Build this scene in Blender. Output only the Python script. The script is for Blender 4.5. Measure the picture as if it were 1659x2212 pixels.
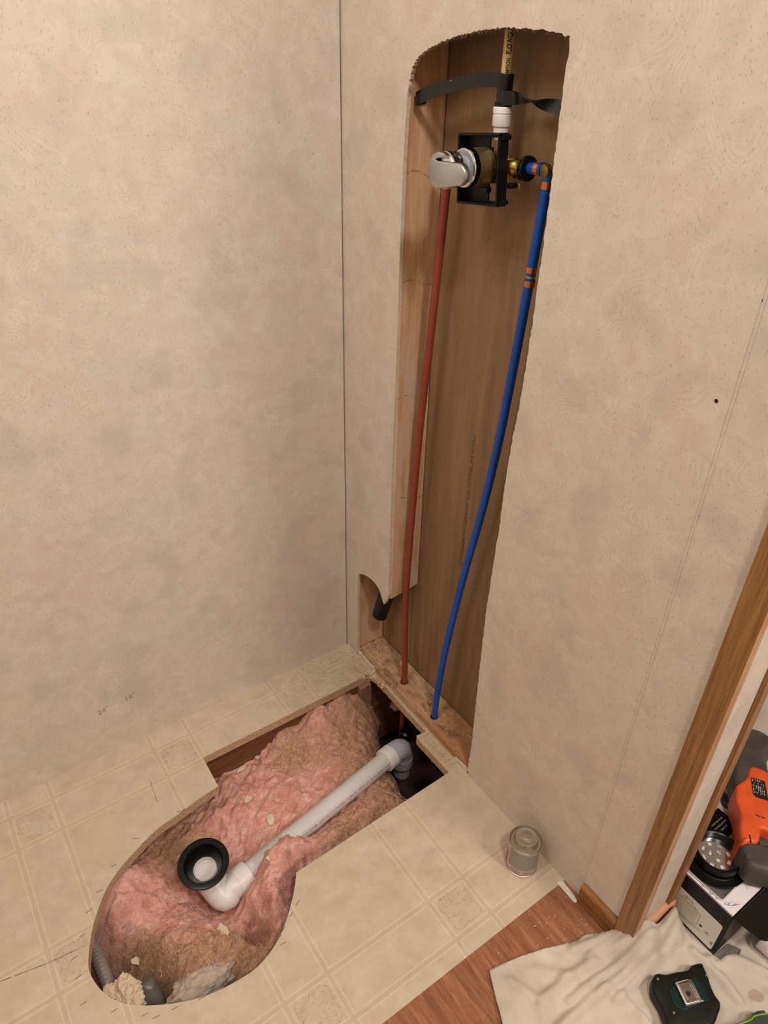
import bpy, bmesh, math, random
from mathutils import Vector, Matrix, noise, geometry
random.seed(7)
for o in list(bpy.data.objects): bpy.data.objects.remove(o)
S = bpy.context.scene
COL = S.collection
PI = math.pi

# ---------------------------------------------------------------- camera, world, light
cd = bpy.data.cameras.new('camera'); cam = bpy.data.objects.new('camera', cd); COL.objects.link(cam)
cam.matrix_world = Matrix([[0.820739, 0.299031, -0.486793, -0.832526], [-0.570944, 0.459496, -0.680357, -1.33396], [0.020231, 0.836327, 0.547857, 1.5], [0.0, 0.0, 0.0, 1.0]])
cd.sensor_fit = 'VERTICAL'; cd.sensor_height = 24.0; cd.sensor_width = 18.0; cd.lens = 16.7720; cd.clip_start = 0.02
S.camera = cam
S.view_settings.view_transform = 'Standard'; S.view_settings.look = 'None'
S.view_settings.exposure = -0.07; S.view_settings.gamma = 1.0; S.view_settings.use_curve_mapping = False
w = bpy.data.worlds.new('world'); S.world = w; w.use_nodes = True
w.node_tree.nodes['Background'].inputs[0].default_value = (1.0, 0.96, 0.92, 1)
w.node_tree.nodes['Background'].inputs[1].default_value = 0.05
def area(name, loc, aim, size, power, col):
    d = bpy.data.lights.new(name, 'AREA'); d.shape = 'DISK'; d.size = size; d.energy = power; d.color = col
    o = bpy.data.objects.new(name, d); COL.objects.link(o); o.location = loc
    o.rotation_euler = (Vector(aim)-Vector(loc)).to_track_quat('-Z', 'Y').to_euler(); return o
WARM = (1.0, 0.97, 0.925)
area('ceiling_lamp_light', (-0.66, -1.95, 2.86), (-0.35, -0.6, 0.0), 0.26, 25.5, WARM)
area('vanity_lamp_light', (-1.30, -0.62, 2.55), (-0.25, -0.7, 0.2), 0.60, 13.5, WARM)
area('next_room_lamp_light', (0.30, -2.35, 2.1), (0.25, -1.1, 0.1), 0.35, 24, (1.0, 0.93, 0.87))

# ---------------------------------------------------------------- helpers
def tag(o, label=None, cat=None, group=None, kind=None):
    if label: o['label'] = label
    if cat: o['category'] = cat
    if group: o['group'] = group
    if kind: o['kind'] = kind
    return o
def empty(name, loc, label, cat, group=None):
    o = bpy.data.objects.new(name, None); COL.objects.link(o); o.location = loc; o.empty_display_size = 0.02
    return tag(o, label, cat, group)
def link(name, bm, mats, parent=None, smooth=False, bevel=0, seg=2, sub=0):
    me = bpy.data.meshes.new(name)
    bmesh.ops.recalc_face_normals(bm, faces=bm.faces)
    if smooth:
        for f in bm.faces: f.smooth = True
    bm.to_mesh(me); bm.free()
    o = bpy.data.objects.new(name, me); COL.objects.link(o)
    if not isinstance(mats, (list, tuple)): mats = [mats]
    for m in mats: me.materials.append(m)
    if bevel:
        md = o.modifiers.new('b', 'BEVEL'); md.width = bevel; md.segments = seg; md.limit_method = 'ANGLE'; md.angle_limit = math.radians(40)
    if sub:
        md = o.modifiers.new('s', 'SUBSURF'); md.levels = sub; md.render_levels = sub
    if smooth == 2:
        md = o.modifiers.new('e', 'EDGE_SPLIT'); md.split_angle = math.radians(40)
    if parent:
        o.parent = parent; o.matrix_parent_inverse = Matrix.Translation(-Vector(parent.location)) if not parent.rotation_euler[2] else parent.matrix_basis.inverted()
    return o
def box(bm, x0, x1, y0, y1, z0, z1, mi=0, M=None):
    vs = [bm.verts.new(Vector(p) if M is None else M @ Vector(p)) for p in
          [(x0,y0,z0),(x1,y0,z0),(x1,y1,z0),(x0,y1,z0),(x0,y0,z1),(x1,y0,z1),(x1,y1,z1),(x0,y1,z1)]]
    for f in [(0,3,2,1),(4,5,6,7),(0,1,5,4),(1,2,6,5),(2,3,7,6),(3,0,4,7)]:
        bm.faces.new([vs[i] for i in f]).material_index = mi
    return bm
def B(*a, **k): return box(bmesh.new(), *a, **k)
AX = {'z': lambda a, b, c: Vector((a, b, c)), 'x': lambda a, b, c: Vector((c, a, b)), 'y': lambda a, b, c: Vector((a, c, b))}
def prism(loops, ax, d0, d1, side=1, bm=None, face=0):
    """loops: outer outline then holes, 2D points; extruded from d0 to d1 along ax"""
    bm = bm or bmesh.new(); T = AX[ax]
    for d in (d0, d1):
        vl = [[Vector((p[0], p[1], 0)) for p in lp] for lp in loops]
        flat = [p for lp in vl for p in lp]
        tri = geometry.tessellate_polygon(vl)
        vs = [bm.verts.new(T(p.x, p.y, d)) for p in flat]
        for t in tri:
            try: bm.faces.new([vs[i] for i in t]).material_index = face
            except ValueError: pass
        if d == d0: v0 = vs
    i0 = 0
    for lp in loops:
        n = len(lp)
        for i in range(n):
            a, b = i0+i, i0+(i+1) % n
            try: bm.faces.new([v0[a], v0[b], vs[b], vs[a]]).material_index = side
            except ValueError: pass
        i0 += n
    return bm
def puffy(outline, z0, z1, r, n=4, bm=None):
    """solid from an outline with rounded upper and lower rims"""
    bm = bm or bmesh.new(); m = len(outline); P = [Vector((p[0], p[1])) for p in outline]
    ar = sum(P[i].x*P[(i+1) % m].y-P[(i+1) % m].x*P[i].y for i in range(m))
    N = []
    for i in range(m):
        t = (P[(i+1) % m]-P[i-1]).normalized(); nn = Vector((t.y, -t.x))
        N.append(nn if ar > 0 else -nn)
    lv = []
    for k in range(n+1):
        a = PI/2*k/n; lv.append((r*(1-math.sin(a)), z0+r*(1-math.cos(a))))
    for k in range(n+1):
        a = PI/2*(1-k/n); lv.append((r*(1-math.sin(a)), z1-r*(1-math.cos(a))))
    rings = []
    for off, z in lv:
        rings.append([bm.verts.new((P[i].x-N[i].x*off, P[i].y-N[i].y*off, z)) for i in range(m)])
    for a, b in zip(rings, rings[1:]):
        for i in range(m): bm.faces.new([a[i], a[(i+1) % m], b[(i+1) % m], b[i]])
    for ring in (rings[0], rings[-1]):
        vl = [Vector((v.co.x, v.co.y, 0)) for v in ring]
        for t in geometry.tessellate_polygon([vl]):
            try: bm.faces.new([ring[i] for i in t])
            except ValueError: pass
    return bm
def frame(d):
    d = Vector(d).normalized(); u = d.orthogonal().normalized(); return u, d.cross(u)
def tube(bm, pts, r, n=16, cap=True, mi=0, inner=None):
    P = [Vector(p) for p in pts]; rr = r if isinstance(r, (list, tuple)) else [r]*len(P)
    T = [(P[min(i+1, len(P)-1)]-P[max(i-1, 0)]).normalized() for i in range(len(P))]
    u = T[0].orthogonal().normalized(); rings = []
    for i, p in enumerate(P):
        u = (u-T[i]*u.dot(T[i])).normalized(); v = T[i].cross(u)
        rings.append([bm.verts.new(p+(u*math.cos(2*PI*k/n)+v*math.sin(2*PI*k/n))*rr[i]) for k in range(n)])
    for a, b in zip(rings, rings[1:]):
        for k in range(n): bm.faces.new([a[k], a[(k+1) % n], b[(k+1) % n], b[k]]).material_index = mi
    if cap:
        bm.faces.new(rings[0][::-1]).material_index = mi; bm.faces.new(rings[-1]).material_index = mi
    return bm
def lathe(bm, o, d, prof, n=40, a0=0, a1=2*PI, u=None, mi=0):
    """prof: (t along d, radius)"""
    o = Vector(o); d = Vector(d).normalized()
    if u is None: u, v = frame(d)
    else: u = Vector(u); u = (u-d*u.dot(d)).normalized(); v = d.cross(u)
    full = abs(a1-a0-2*PI) < 1e-6; m = n if full else n+1; rings = []
    for t, r in prof:
        if r < 1e-6: rings.append([bm.verts.new(o+d*t)])
        else: rings.append([bm.verts.new(o+d*t+(u*math.cos(a0+(a1-a0)*k/n)+v*math.sin(a0+(a1-a0)*k/n))*r) for k in range(m)])
    for a, b in zip(rings, rings[1:]):
        for k in range(n):
            k2 = (k+1) % m
            if len(a) == 1 and len(b) == 1: continue
            if len(a) == 1: f = [a[0], b[k2], b[k]]
            elif len(b) == 1: f = [a[k], a[k2], b[0]]
            else: f = [a[k], a[k2], b[k2], b[k]]
            bm.faces.new(f).material_index = mi
    return bm
def spline(pts, n=8, closed=False):
    P = [Vector(p) for p in pts]; m = len(P); out = []
    for i in range(m if closed else m-1):
        if closed: p = [P[(i+j-1) % m] for j in range(4)]
        else: p = [P[max(i-1, 0)], P[i], P[i+1], P[min(i+2, m-1)]]
        for k in range(n):
            t = k/n
            out.append(0.5*((2*p[1])+(-p[0]+p[2])*t+(2*p[0]-5*p[1]+4*p[2]-p[3])*t*t+(-p[0]+3*p[1]-3*p[2]+p[3])*t**3))
    if not closed: out.append(P[-1])
    return out
def rough(pts, step, amp, closed=False, seed=0):
    """resample a polyline and shake it for a saw-torn edge"""
    rnd = random.Random(seed); P = [Vector(p) for p in pts]; out = []
    m = len(P)
    for i in range(m if closed else m-1):
        a, b = P[i], P[(i+1) % m]; k = max(1, int((b-a).length/step))
        n = Vector((-(b-a).y, (b-a).x)) if len(a) == 2 else None
        n.normalize()
        for j in range(k):
            out.append(a.lerp(b, j/k)+n*rnd.uniform(-amp, amp))
    if not closed: out.append(P[-1])
    return out
def two(l, i=0, j=1): return [(p[i], p[j]) for p in l]
_tc = {}
def text2d(s, bold=0.0, space=1.0):
    c = bpy.data.curves.new('t', 'FONT'); c.body = s; c.size = 1; c.offset = bold; c.space_character = space
    o = bpy.data.objects.new('t', c); COL.objects.link(o); dg = bpy.context.evaluated_depsgraph_get()
    me = bpy.data.meshes.new_from_object(o.evaluated_get(dg)); vs = [v.co.copy() for v in me.vertices]; fs = [list(p.vertices) for p in me.polygons]
    bpy.data.objects.remove(o); bpy.data.meshes.remove(me); return vs, fs
def text(bm, s, fn, size, length=None, bold=0.0, mi=0, center=False):
    vs, fs = text2d(s, bold); wd = max(v.x for v in vs) if vs else 1
    kx = (length/wd) if length else size
    off = -wd*kx/2 if center else 0
    nv = [bm.verts.new(fn(v.x*kx+off, v.y*size)) for v in vs]
    for f in fs:
        try: bm.faces.new([nv[i] for i in f]).material_index = mi
        except ValueError: pass
    return bm
def plane_fn(o, u, v):
    o, u, v = Vector(o), Vector(u).normalized(), Vector(v).normalized()
    return lambda a, b: o+u*a+v*b
def cyl_fn(o, d, s, up, R, a0):
    o, d, s, up = Vector(o), Vector(d).normalized(), Vector(s).normalized(), Vector(up).normalized()
    return lambda a, b: o+d*a+(up*math.cos(a0+b/R)+s*math.sin(a0+b/R))*R

# ---------------------------------------------------------------- material helpers
class NT:
    def __init__(s, name):
        s.m = bpy.data.materials.new(name); s.m.use_nodes = True; s.t = s.m.node_tree; s.b = s.t.nodes['Principled BSDF']; s.L = s.t.links
        s.tc = s.t.nodes.new('ShaderNodeTexCoord'); s.co = s.tc.outputs['Object']
    def put(s, sock, v):
        if hasattr(v, 'is_linked') or hasattr(v, 'links'): s.L.new(v, sock)
        elif v is not None:
            try: sock.default_value = v
            except Exception: sock.default_value = (*v, 1)
    def math(s, op, a, b=None, c=None, clamp=False):
        n = s.t.nodes.new('ShaderNodeMath'); n.operation = op; n.use_clamp = clamp
        s.put(n.inputs[0], a)
        if b is not None: s.put(n.inputs[1], b)
        if c is not None: s.put(n.inputs[2], c)
        return n.outputs[0]
    def xyz(s, v=None):
        n = s.t.nodes.new('ShaderNodeSeparateXYZ'); s.L.new(v or s.co, n.inputs[0]); return n.outputs
    def comb(s, x, y, z):
        n = s.t.nodes.new('ShaderNodeCombineXYZ'); s.put(n.inputs[0], x); s.put(n.inputs[1], y); s.put(n.inputs[2], z); return n.outputs[0]
    def map(s, sc, rot=(0,0,0), v=None):
        n = s.t.nodes.new('ShaderNodeMapping'); n.inputs['Scale'].default_value = sc; n.inputs['Rotation'].default_value = rot; s.L.new(v or s.co, n.inputs[0]); return n.outputs[0]
    def noise(s, scale, detail=3, rough=0.55, dist=0.0, v=None, out=0):
        n = s.t.nodes.new('ShaderNodeTexNoise'); s.L.new(v or s.co, n.inputs['Vector'])
        n.inputs['Scale'].default_value = scale; n.inputs['Detail'].default_value = detail; n.inputs['Roughness'].default_value = rough; n.inputs['Distortion'].default_value = dist
        return n.outputs[out]
    def voro(s, scale, v=None, feat='F1'):
        n = s.t.nodes.new('ShaderNodeTexVoronoi'); n.feature = feat; s.L.new(v or s.co, n.inputs['Vector']); n.inputs['Scale'].default_value = scale; return n.outputs
    def wave(s, scale, dist, det=2, dsc=1, kind='BANDS', d='X', v=None):
        n = s.t.nodes.new('ShaderNodeTexWave'); n.wave_type = kind
        if kind == 'BANDS': n.bands_direction = d
        s.L.new(v or s.co, n.inputs['Vector']); n.inputs['Scale'].default_value = scale; n.inputs['Distortion'].default_value = dist; n.inputs['Detail'].default_value = det; n.inputs['Detail Scale'].default_value = dsc
        return n.outputs[1]
    def ramp(s, f, *st):
        n = s.t.nodes.new('ShaderNodeValToRGB'); s.L.new(f, n.inputs[0]); e = n.color_ramp.elements
        while len(e) < len(st): e.new(0.5)
        for i, (p, c) in enumerate(st):
            e[i].position = p; e[i].color = (*c, 1) if isinstance(c, (tuple, list)) else (c, c, c, 1)
        return n.outputs[0]
    def mix(s, f, a, b, mode='MIX'):
        n = s.t.nodes.new('ShaderNodeMix'); n.data_type = 'RGBA'; n.blend_type = mode
        s.put(n.inputs[0], f); s.put(n.inputs[6], a if hasattr(a, 'links') else (*a, 1)); s.put(n.inputs[7], b if hasattr(b, 'links') else (*b, 1)); return n.outputs[2]
    def bump(s, h, st=0.3, dist=0.001):
        n = s.t.nodes.new('ShaderNodeBump'); n.inputs['Strength'].default_value = st; n.inputs['Distance'].default_value = dist; s.L.new(h, n.inputs['Height']); s.L.new(n.outputs[0], s.b.inputs['Normal'])
    def out(s, col, rough=0.6, metal=0.0, spec=None):
        s.put(s.b.inputs['Base Color'], col if hasattr(col, 'links') else (*col, 1)); s.put(s.b.inputs['Roughness'], rough); s.put(s.b.inputs['Metallic'], metal)
        if spec is not None: s.b.inputs['Specular IOR Level'].default_value = spec
        return s.m
def srgb(*c): return tuple(((v/255+0.055)/1.055)**2.4 if v/255 > 0.04045 else v/255/12.92 for v in c)
def plain(name, c, rough=0.5, metal=0.0, var=0.12, sc=60, bump=0.0, spec=None, stretch=(1,1,1)):
    n = NT(name); f = n.noise(sc, 4, v=n.map(stretch)); a = tuple(v*(1-var) for v in c); b = tuple(min(1, v*(1+var)) for v in c)
    col = n.ramp(f, (0.3, a), (0.7, b))
    if bump: n.bump(f, bump)
    return n.out(col, rough, metal, spec)

def wallpaper(name):
    n = NT(name)
    f1 = n.noise(5, 3, 0.6); f2 = n.noise(26, 5, 0.65, 0.6)
    base = n.mix(n.ramp(f1, (0.42, 0.0), (0.6, 1.0)), srgb(202, 190, 174), srgb(205, 186, 172))
    base = n.mix(n.ramp(f2, (0.38, 0.0), (0.66, 0.75)), base, srgb(214, 203, 188))
    f3 = n.noise(9, 2, 0.5)
    base = n.mix(n.ramp(f3, (0.52, 0.0), (0.66, 0.45)), base, srgb(184, 172, 157))
    # combed scroll relief
    warp = n.noise(7, 1, 0.4, out=1)
    wv = n.t.nodes.new('ShaderNodeMix'); wv.data_type = 'VECTOR'; wv.inputs[0].default_value = 0.30
    n.L.new(n.co, wv.inputs[4]); n.L.new(warp, wv.inputs[5])
    vo = n.voro(9, v=wv.outputs[1]); ring = n.math('SINE', n.math('MULTIPLY', vo[0], 95.0))
    gate = n.ramp(n.noise(13, 2), (0.5, 0.0), (0.62, 1.0))
    scroll = n.math('MULTIPLY', n.math('GREATER_THAN', ring, 0.35), gate)
    base = n.mix(n.math('MULTIPLY', scroll, 0.09), base, srgb(236, 222, 204))
    low = n.math('MULTIPLY', n.math('LESS_THAN', ring, -0.55), gate)
    base = n.mix(n.math('MULTIPLY', low, 0.06), base, srgb(150, 132, 116))
    # flecks
    fl = n.noise(420, 2, 0.5, v=n.map((1.0, 1.0, 0.45), (0.5, 0.5, 0)))
    base = n.mix(n.ramp(fl, (0.64, 0.0), (0.70, 0.34)), base, srgb(118, 104, 92))
    sv = n.voro(200, v=n.map((1, 1, .6), (.4, .4, 0))); sp = n.math('MULTIPLY', n.math('LESS_THAN', sv[0], 0.15), n.math('GREATER_THAN', n.xyz(sv[1])[0], 0.62))
    base = n.mix(n.math('MULTIPLY', sp, 0.40), base, srgb(96, 86, 78))
    n.bump(n.math('ADD', n.math('MULTIPLY', scroll, 0.4), n.noise(300, 3)), 0.25, 0.0006)
    return n.out(base, 0.62)
def vinyl():
    n = NT('sheet vinyl'); X, Y, Z_ = n.xyz()
    def cell(c, x0, per, gap):
        u = n.math('FLOORED_MODULO', n.math('SUBTRACT', c, x0), per)
        d = n.math('MINIMUM', n.math('MINIMUM', u, n.math('ABSOLUTE', n.math('SUBTRACT', u, gap))), n.math('SUBTRACT', per, u))
        return u, d
    u, du = cell(X, -0.272, 0.3385, 0.0945); v, dv = cell(Y, -0.835, 0.3437, 0.0925)
    d = n.math('MINIMUM', du, dv)
    jit = n.math('MULTIPLY', n.math('SUBTRACT', n.noise(220, 3), 0.5), 0.002)
    d = n.math('ADD', d, jit)
    f = n.noise(20, 5, 0.65); g = n.noise(6, 2)
    base = n.mix(n.ramp(f, (0.35, 0.0), (0.7, 1.0)), srgb(184, 166, 141), srgb(203, 187, 163))
    base = n.mix(n.ramp(g, (0.4, 0.0), (0.65, 0.5)), base, srgb(195, 175, 150))
    base = n.mix(n.ramp(n.noise(90, 4), (0.55, 0.0), (0.75, 0.35)), base, srgb(168, 148, 122))
    lt = n.math('MULTIPLY', n.math('LESS_THAN', d, 0.0072), n.math('GREATER_THAN', d, 0.0042))
    dk = n.math('LESS_THAN', d, 0.0042)
    base = n.mix(n.math('MULTIPLY', lt, 0.34), base, srgb(224, 205, 172))
    base = n.mix(n.math('MULTIPLY', dk, 0.26), base, srgb(176, 158, 130))
    # embossed scroll ornament in the small squares
    a = n.math('ADD', n.math('SUBTRACT', u, 0.04725), n.math('MULTIPLY', n.math('SUBTRACT', n.noise(60, 2), 0.5), 0.0045))
    b = n.math('ADD', n.math('SUBTRACT', v, 0.04625), n.math('MULTIPLY', n.math('SUBTRACT', n.noise(57, 2, v=n.map((1,1,1), (0, 0, 0.7))), 0.5), 0.0045))
    r = n.math('SQRT', n.math('ADD', n.math('MULTIPLY', a, a), n.math('MULTIPLY', b, b)))
    th = n.math('ARCTAN2', b, a)
    inside = n.math('MULTIPLY', n.math('LESS_THAN', u, 0.0945), n.math('LESS_THAN', v, 0.0925))
    msk = None
    for r0, am, k, ph in ((0.014, 0.006, 4, 0.3), (0.026, 0.008, 8, 1.2), (0.033, 0.007, 12, 0.4), (0.038, 0.006, 4, -1.57)):
        q = n.math('SUBTRACT', r, n.math('ADD', n.math('MULTIPLY', n.math('SINE', n.math('ADD', n.math('MULTIPLY', th, float(k)), ph)), am), r0))
        ln = n.math('LESS_THAN', n.math('ABSOLUTE', q), 0.0010)
        msk = ln if msk is None else n.math('MAXIMUM', msk, ln)
    msk = n.math('MULTIPLY', n.math('MULTIPLY', msk, inside), n.ramp(n.noise(90, 2), (0.4, 0.15), (0.6, 1.0)))
    base = n.mix(n.math('MULTIPLY', msk, 0.6), base, srgb(150, 132, 104))
    # grime near the far corner by the cut stud wall
    dx = n.math('ADD', X, 0.02); dy = n.math('ADD', Y, 0.1); rr = n.math('SQRT', n.math('ADD', n.math('MULTIPLY', dx, dx), n.math('MULTIPLY', dy, dy)))
    gr = n.math('MULTIPLY', n.ramp(rr, (0.0, 1.0), (0.24, 0.0)), n.ramp(n.noise(70, 5, 0.7, v=n.map((1, 2.2, 1))), (0.5, 0.0), (0.66, 0.8)))
    base = n.mix(gr, base, srgb(120, 100, 74))
    n.bump(n.math('ADD', n.math('MULTIPLY', dk, -0.6), n.math('ADD', n.math('MULTIPLY', msk, -0.6), n.noise(160, 3))), 0.25, 0.0008)
    return n.out(base, 0.42)
def wood(name, c1, c2, c3, scale=1, axis=(1, 14, 14), rough=0.5, knots=False, bump=0.15):
    n = NT(name); v = n.map(tuple(a*scale for a in axis))
    f = n.noise(6, 6, 0.65, 0.4, v=v); g = n.noise(28, 4, 0.6, 0.1, v=v)
    col = n.ramp(f, (0.3, c1), (0.5, c2), (0.72, c3))
    col = n.mix(n.ramp(g, (0.56, 0.0), (0.7, 0.6)), col, c1)
    if knots:
        k = n.voro(7, v=n.map((1, 1, 0.9))); col = n.mix(n.ramp(k[0], (0.02, 0.9), (0.10, 0.0)), col, tuple(v*0.45 for v in c1))
    n.bump(g, bump, 0.0006)
    return n.out(col, rough)

M = {}
M['wall'] = wallpaper('beige wall panel'); M['vinyl'] = vinyl()
M['gyps'] = plain('cut gypsum edge', srgb(206, 186, 160), 0.9, var=0.14, sc=140, bump=0.3)
M['fuzz'] = plain('torn paper edge', srgb(120, 98, 82), 0.95, var=0.35, sc=300, bump=0.6)
M['kraft'] = None
n = NT('kraft paper'); f = n.noise(10, 4, 0.6, 0.2, v=n.map((1, 4.5, 0.35))); g = n.noise(260, 3)
c = n.ramp(f, (0.30, srgb(126, 98, 66)), (0.5, srgb(136, 105, 74)), (0.74, srgb(152, 118, 88)))
c = n.mix(n.ramp(g, (0.5, 0.0), (0.75, 0.25)), c, srgb(96, 70, 44))
sv = n.voro(55); c = n.mix(n.math('MULTIPLY', n.math('MULTIPLY', n.math('LESS_THAN', sv[0], 0.06), n.math('GREATER_THAN', n.xyz(sv[1])[0], 0.8)), 0.7), c, srgb(200, 175, 150))
n.bump(f, 0.12, 0.001); M['kraft'] = n.out(c, 0.62)
n = NT('pine stud'); v = n.map((14, 14, 0.8)); f = n.noise(5, 6, 0.65, 0.3, v=v); g = n.noise(34, 4, 0.6, 0.1, v=n.map((14, 14, 1.2)))
c = n.ramp(f, (0.3, srgb(178, 134, 96)), (0.5, srgb(202, 160, 120)), (0.72, srgb(216, 180, 142)))
c = n.mix(n.ramp(g, (0.55, 0.0), (0.7, 0.5)), c, srgb(226, 186, 146))
X, Y, Zc = n.xyz()
mil = n.math('MULTIPLY', n.ramp(n.noise(9, 4, 0.6, v=n.map((3, 3, 1))), (0.47, 0.0), (0.56, 0.75)), n.ramp(n.math('DIVIDE', Zc, 2.0), (0.46, 1.0), (0.52, 0.0)))
c = n.mix(mil, c, srgb(206, 176, 156))
for kz, ky in ((1.105, 0.03), (0.86, 0.05), (0.60, 0.06), (1.30, 0.055)):
    q = n.math('ABSOLUTE', n.math('SUBTRACT', n.math('SUBTRACT', Zc, kz), n.math('MULTIPLY', n.math('SINE', n.math('MULTIPLY', X, 60.0)), 0.008)))
    c = n.mix(n.math('MULTIPLY', n.math('LESS_THAN', q, 0.0014), n.ramp(n.noise(60, 2), (0.42, 0.0), (0.60, 0.6))), c, srgb(110, 66, 38))
n.bump(g, 0.2, 0.0008); M['pine'] = n.out(c, 0.62)
M['plate'] = wood('stained floor plate', srgb(150, 104, 68), srgb(188, 142, 104), srgb(206, 168, 136), 1, (14, 2.0, 14), 0.7, knots=True, bump=0.4)
n = NT('stained floor plate'); v = n.map((14, 2.0, 14)); f = n.noise(6, 6, 0.65, 0.4, v=v)
c = n.ramp(f, (0.3, srgb(166, 118, 80)), (0.5, srgb(190, 146, 110)), (0.72, srgb(206, 170, 140)))
Yp_ = n.xyz()[1]; c = n.mix(n.ramp(n.math('ADD', n.math('MULTIPLY', Yp_, -1.0), n.math('MULTIPLY', n.math('SUBTRACT', n.noise(16, 4), 0.5), 0.3)), (0.30, 0.0), (0.42, 0.7)), c, srgb(166, 108, 60))
c = n.mix(n.ramp(n.noise(17, 5, 0.65, 0.5, v=n.map((1.6, 1, 1))), (0.52, 0.0), (0.66, 0.8)), c, srgb(96, 66, 44))
c = n.mix(n.ramp(n.noise(120, 4, 0.7), (0.56, 0.0), (0.68, 0.7)), c, srgb(110, 80, 54))
n.bump(n.noise(120, 4), 0.3, 0.001); M['plate'] = n.out(c, 0.75)
M['board'] = plain('particle board', srgb(188, 154, 120), 0.9, var=0.3, sc=260, bump=0.7)
M['joist'] = wood('dark joist', srgb(84, 48, 28), srgb(116, 70, 44), srgb(140, 92, 62), 1, (1, 14, 14), 0.7)
M['blockw'] = wood('grey brown blocking', srgb(110, 78, 56), srgb(140, 104, 80), srgb(160, 128, 104), 1, (14, 14, 1), 0.8)
M['oak'] = wood('oak casing', srgb(106, 70, 34), srgb(143, 99, 54), srgb(168, 124, 74), 1, (26, 26, 0.9), 0.42, bump=0.25)
M['oakedge'] = wood('oak casing edge', srgb(150, 108, 72), srgb(178, 134, 96), srgb(200, 158, 120), 1, (20, 20, 1), 0.45)
M['oakh'] = wood('oak baseboard', srgb(104, 62, 24), srgb(138, 88, 38), srgb(166, 112, 54), 1, (20, 1.2, 20), 0.4)
M['pinkoak'] = wood('pale baseboard', srgb(180, 124, 92), srgb(212, 156, 122), srgb(226, 176, 144), 1, (1.2, 20, 20), 0.4)
n = NT('laminate planks'); v = n.map((24, 1.5, 1)); f = n.noise(4, 6, 0.7, 0.5, v=v); g = n.noise(16, 5, 0.65, v=v)
c = n.ramp(f, (0.28, srgb(112, 66, 42)), (0.5, srgb(147, 95, 64)), (0.74, srgb(178, 126, 90)))
c = n.mix(n.ramp(g, (0.5, 0.0), (0.68, 0.65)), c, srgb(92, 48, 28))
n.bump(g, 0.2, 0.0006); M['lam'] = n.out(c, 0.36)
# insulation: pink glass wool; the sawn wood dust lying on it comes from the 'dust' attribute
n = NT('pink glass wool'); at = n.t.nodes.new('ShaderNodeAttribute'); at.attribute_name = 'dust'
f = n.noise(26, 7, 0.75, 1.2); g = n.noise(150, 5, 0.75, 0.6); big = n.noise(9, 3, 0.6); strk = n.noise(22, 5, 0.7, 1.0, v=n.map((1, 5, 1), (0, 0, 0.6)))
c = n.ramp(f, (0.30, srgb(182, 108, 86)), (0.46, srgb(210, 146, 128)), (0.58, srgb(222, 168, 152)), (0.72, srgb(240, 206, 196)))
c = n.mix(n.ramp(big, (0.45, 0.0), (0.7, 0.5)), c, srgb(218, 168, 158))
c = n.mix(n.ramp(strk, (0.5, 0.0), (0.68, 0.5)), c, srgb(244, 220, 214))
c = n.mix(n.ramp(n.noise(15, 5, 0.7, 0.8, v=n.map((1, 1, 1), (0, 0, 1))), (0.56, 0.0), (0.68, 0.45)), c, srgb(196, 122, 96))
dd = n.math('ADD', n.math('MULTIPLY', at.outputs['Fac'], 1.15), n.math('MULTIPLY', n.math('SUBTRACT', n.noise(30, 7, 0.8, 0.8), 0.5), 3.2))
dc = n.ramp(g, (0.3, srgb(120, 88, 64)), (0.5, srgb(176, 136, 102)), (0.75, srgb(214, 176, 142)))
c = n.mix(n.ramp(dd, (0.22, 0.0), (1.0, 0.92)), c, dc)
c = n.mix(n.ramp(n.noise(190, 4, 0.7), (0.56, 0.0), (0.68, 0.5)), c, srgb(136, 100, 74))
at2 = n.t.nodes.new('ShaderNodeAttribute'); at2.attribute_name = 'wool_grey'
c = n.mix(at2.outputs['Fac'], c, n.ramp(g, (0.3, srgb(110, 92, 80)), (0.7, srgb(176, 156, 140))))
n.bump(n.math('ADD', g, n.math('MULTIPLY', f, 0.8)), 0.65, 0.003); M['wool'] = n.out(c, 0.95, spec=0.1)
M['fiber'] = plain('pink fibres', srgb(226, 176, 162), 0.9, var=0.3, sc=30)
M['shave'] = plain('wood shavings', srgb(216, 178, 132), 0.8, var=0.25, sc=50)
M['dust'] = plain('sawdust', srgb(204, 170, 128), 0.9, var=0.4, sc=200)
M['pvc'] = plain('white pvc', srgb(206, 202, 198), 0.32, var=0.05, sc=12)
M['pvcw'] = plain('white pvc fitting', srgb(222, 214, 208), 0.35, var=0.05, sc=25)
M['pvcg'] = plain('grey pvc elbow', srgb(176, 175, 180), 0.2, var=0.06, sc=25)
M['red'] = plain('red pex', srgb(134, 58, 40), 0.42, var=0.08, sc=9)
M['blue'] = plain('blue pex', srgb(0, 74, 165), 0.38, var=0.08, sc=9)
M['black'] = plain('black plastic', srgb(7, 7, 8), 0.28, var=0.2, sc=30, spec=0.28)
M['blackm'] = plain('matt black plastic', srgb(9, 9, 11), 0.45, var=0.25, sc=60, spec=0.28)
n = NT('black strap'); c = n.mix(n.ramp(n.noise(110, 5, 0.75, v=n.map((1, 1, .6), (.6, 0, 0))), (0.60, 0.0), (0.74, 0.5)), srgb(17, 17, 16), srgb(112, 106, 98)); M['strapb'] = n.out(c, 0.3, spec=0.5)
M['strap2'] = plain('black strap', srgb(16, 16, 16), 0.33, var=0.4, sc=40, spec=0.28)
M['copper'] = plain('copper ring', srgb(214, 138, 100), 0.3, 0.9, var=0.12, sc=90)
M['brass'] = plain('brass', srgb(196, 164, 92), 0.25, 1.0, var=0.15, sc=40)
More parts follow.
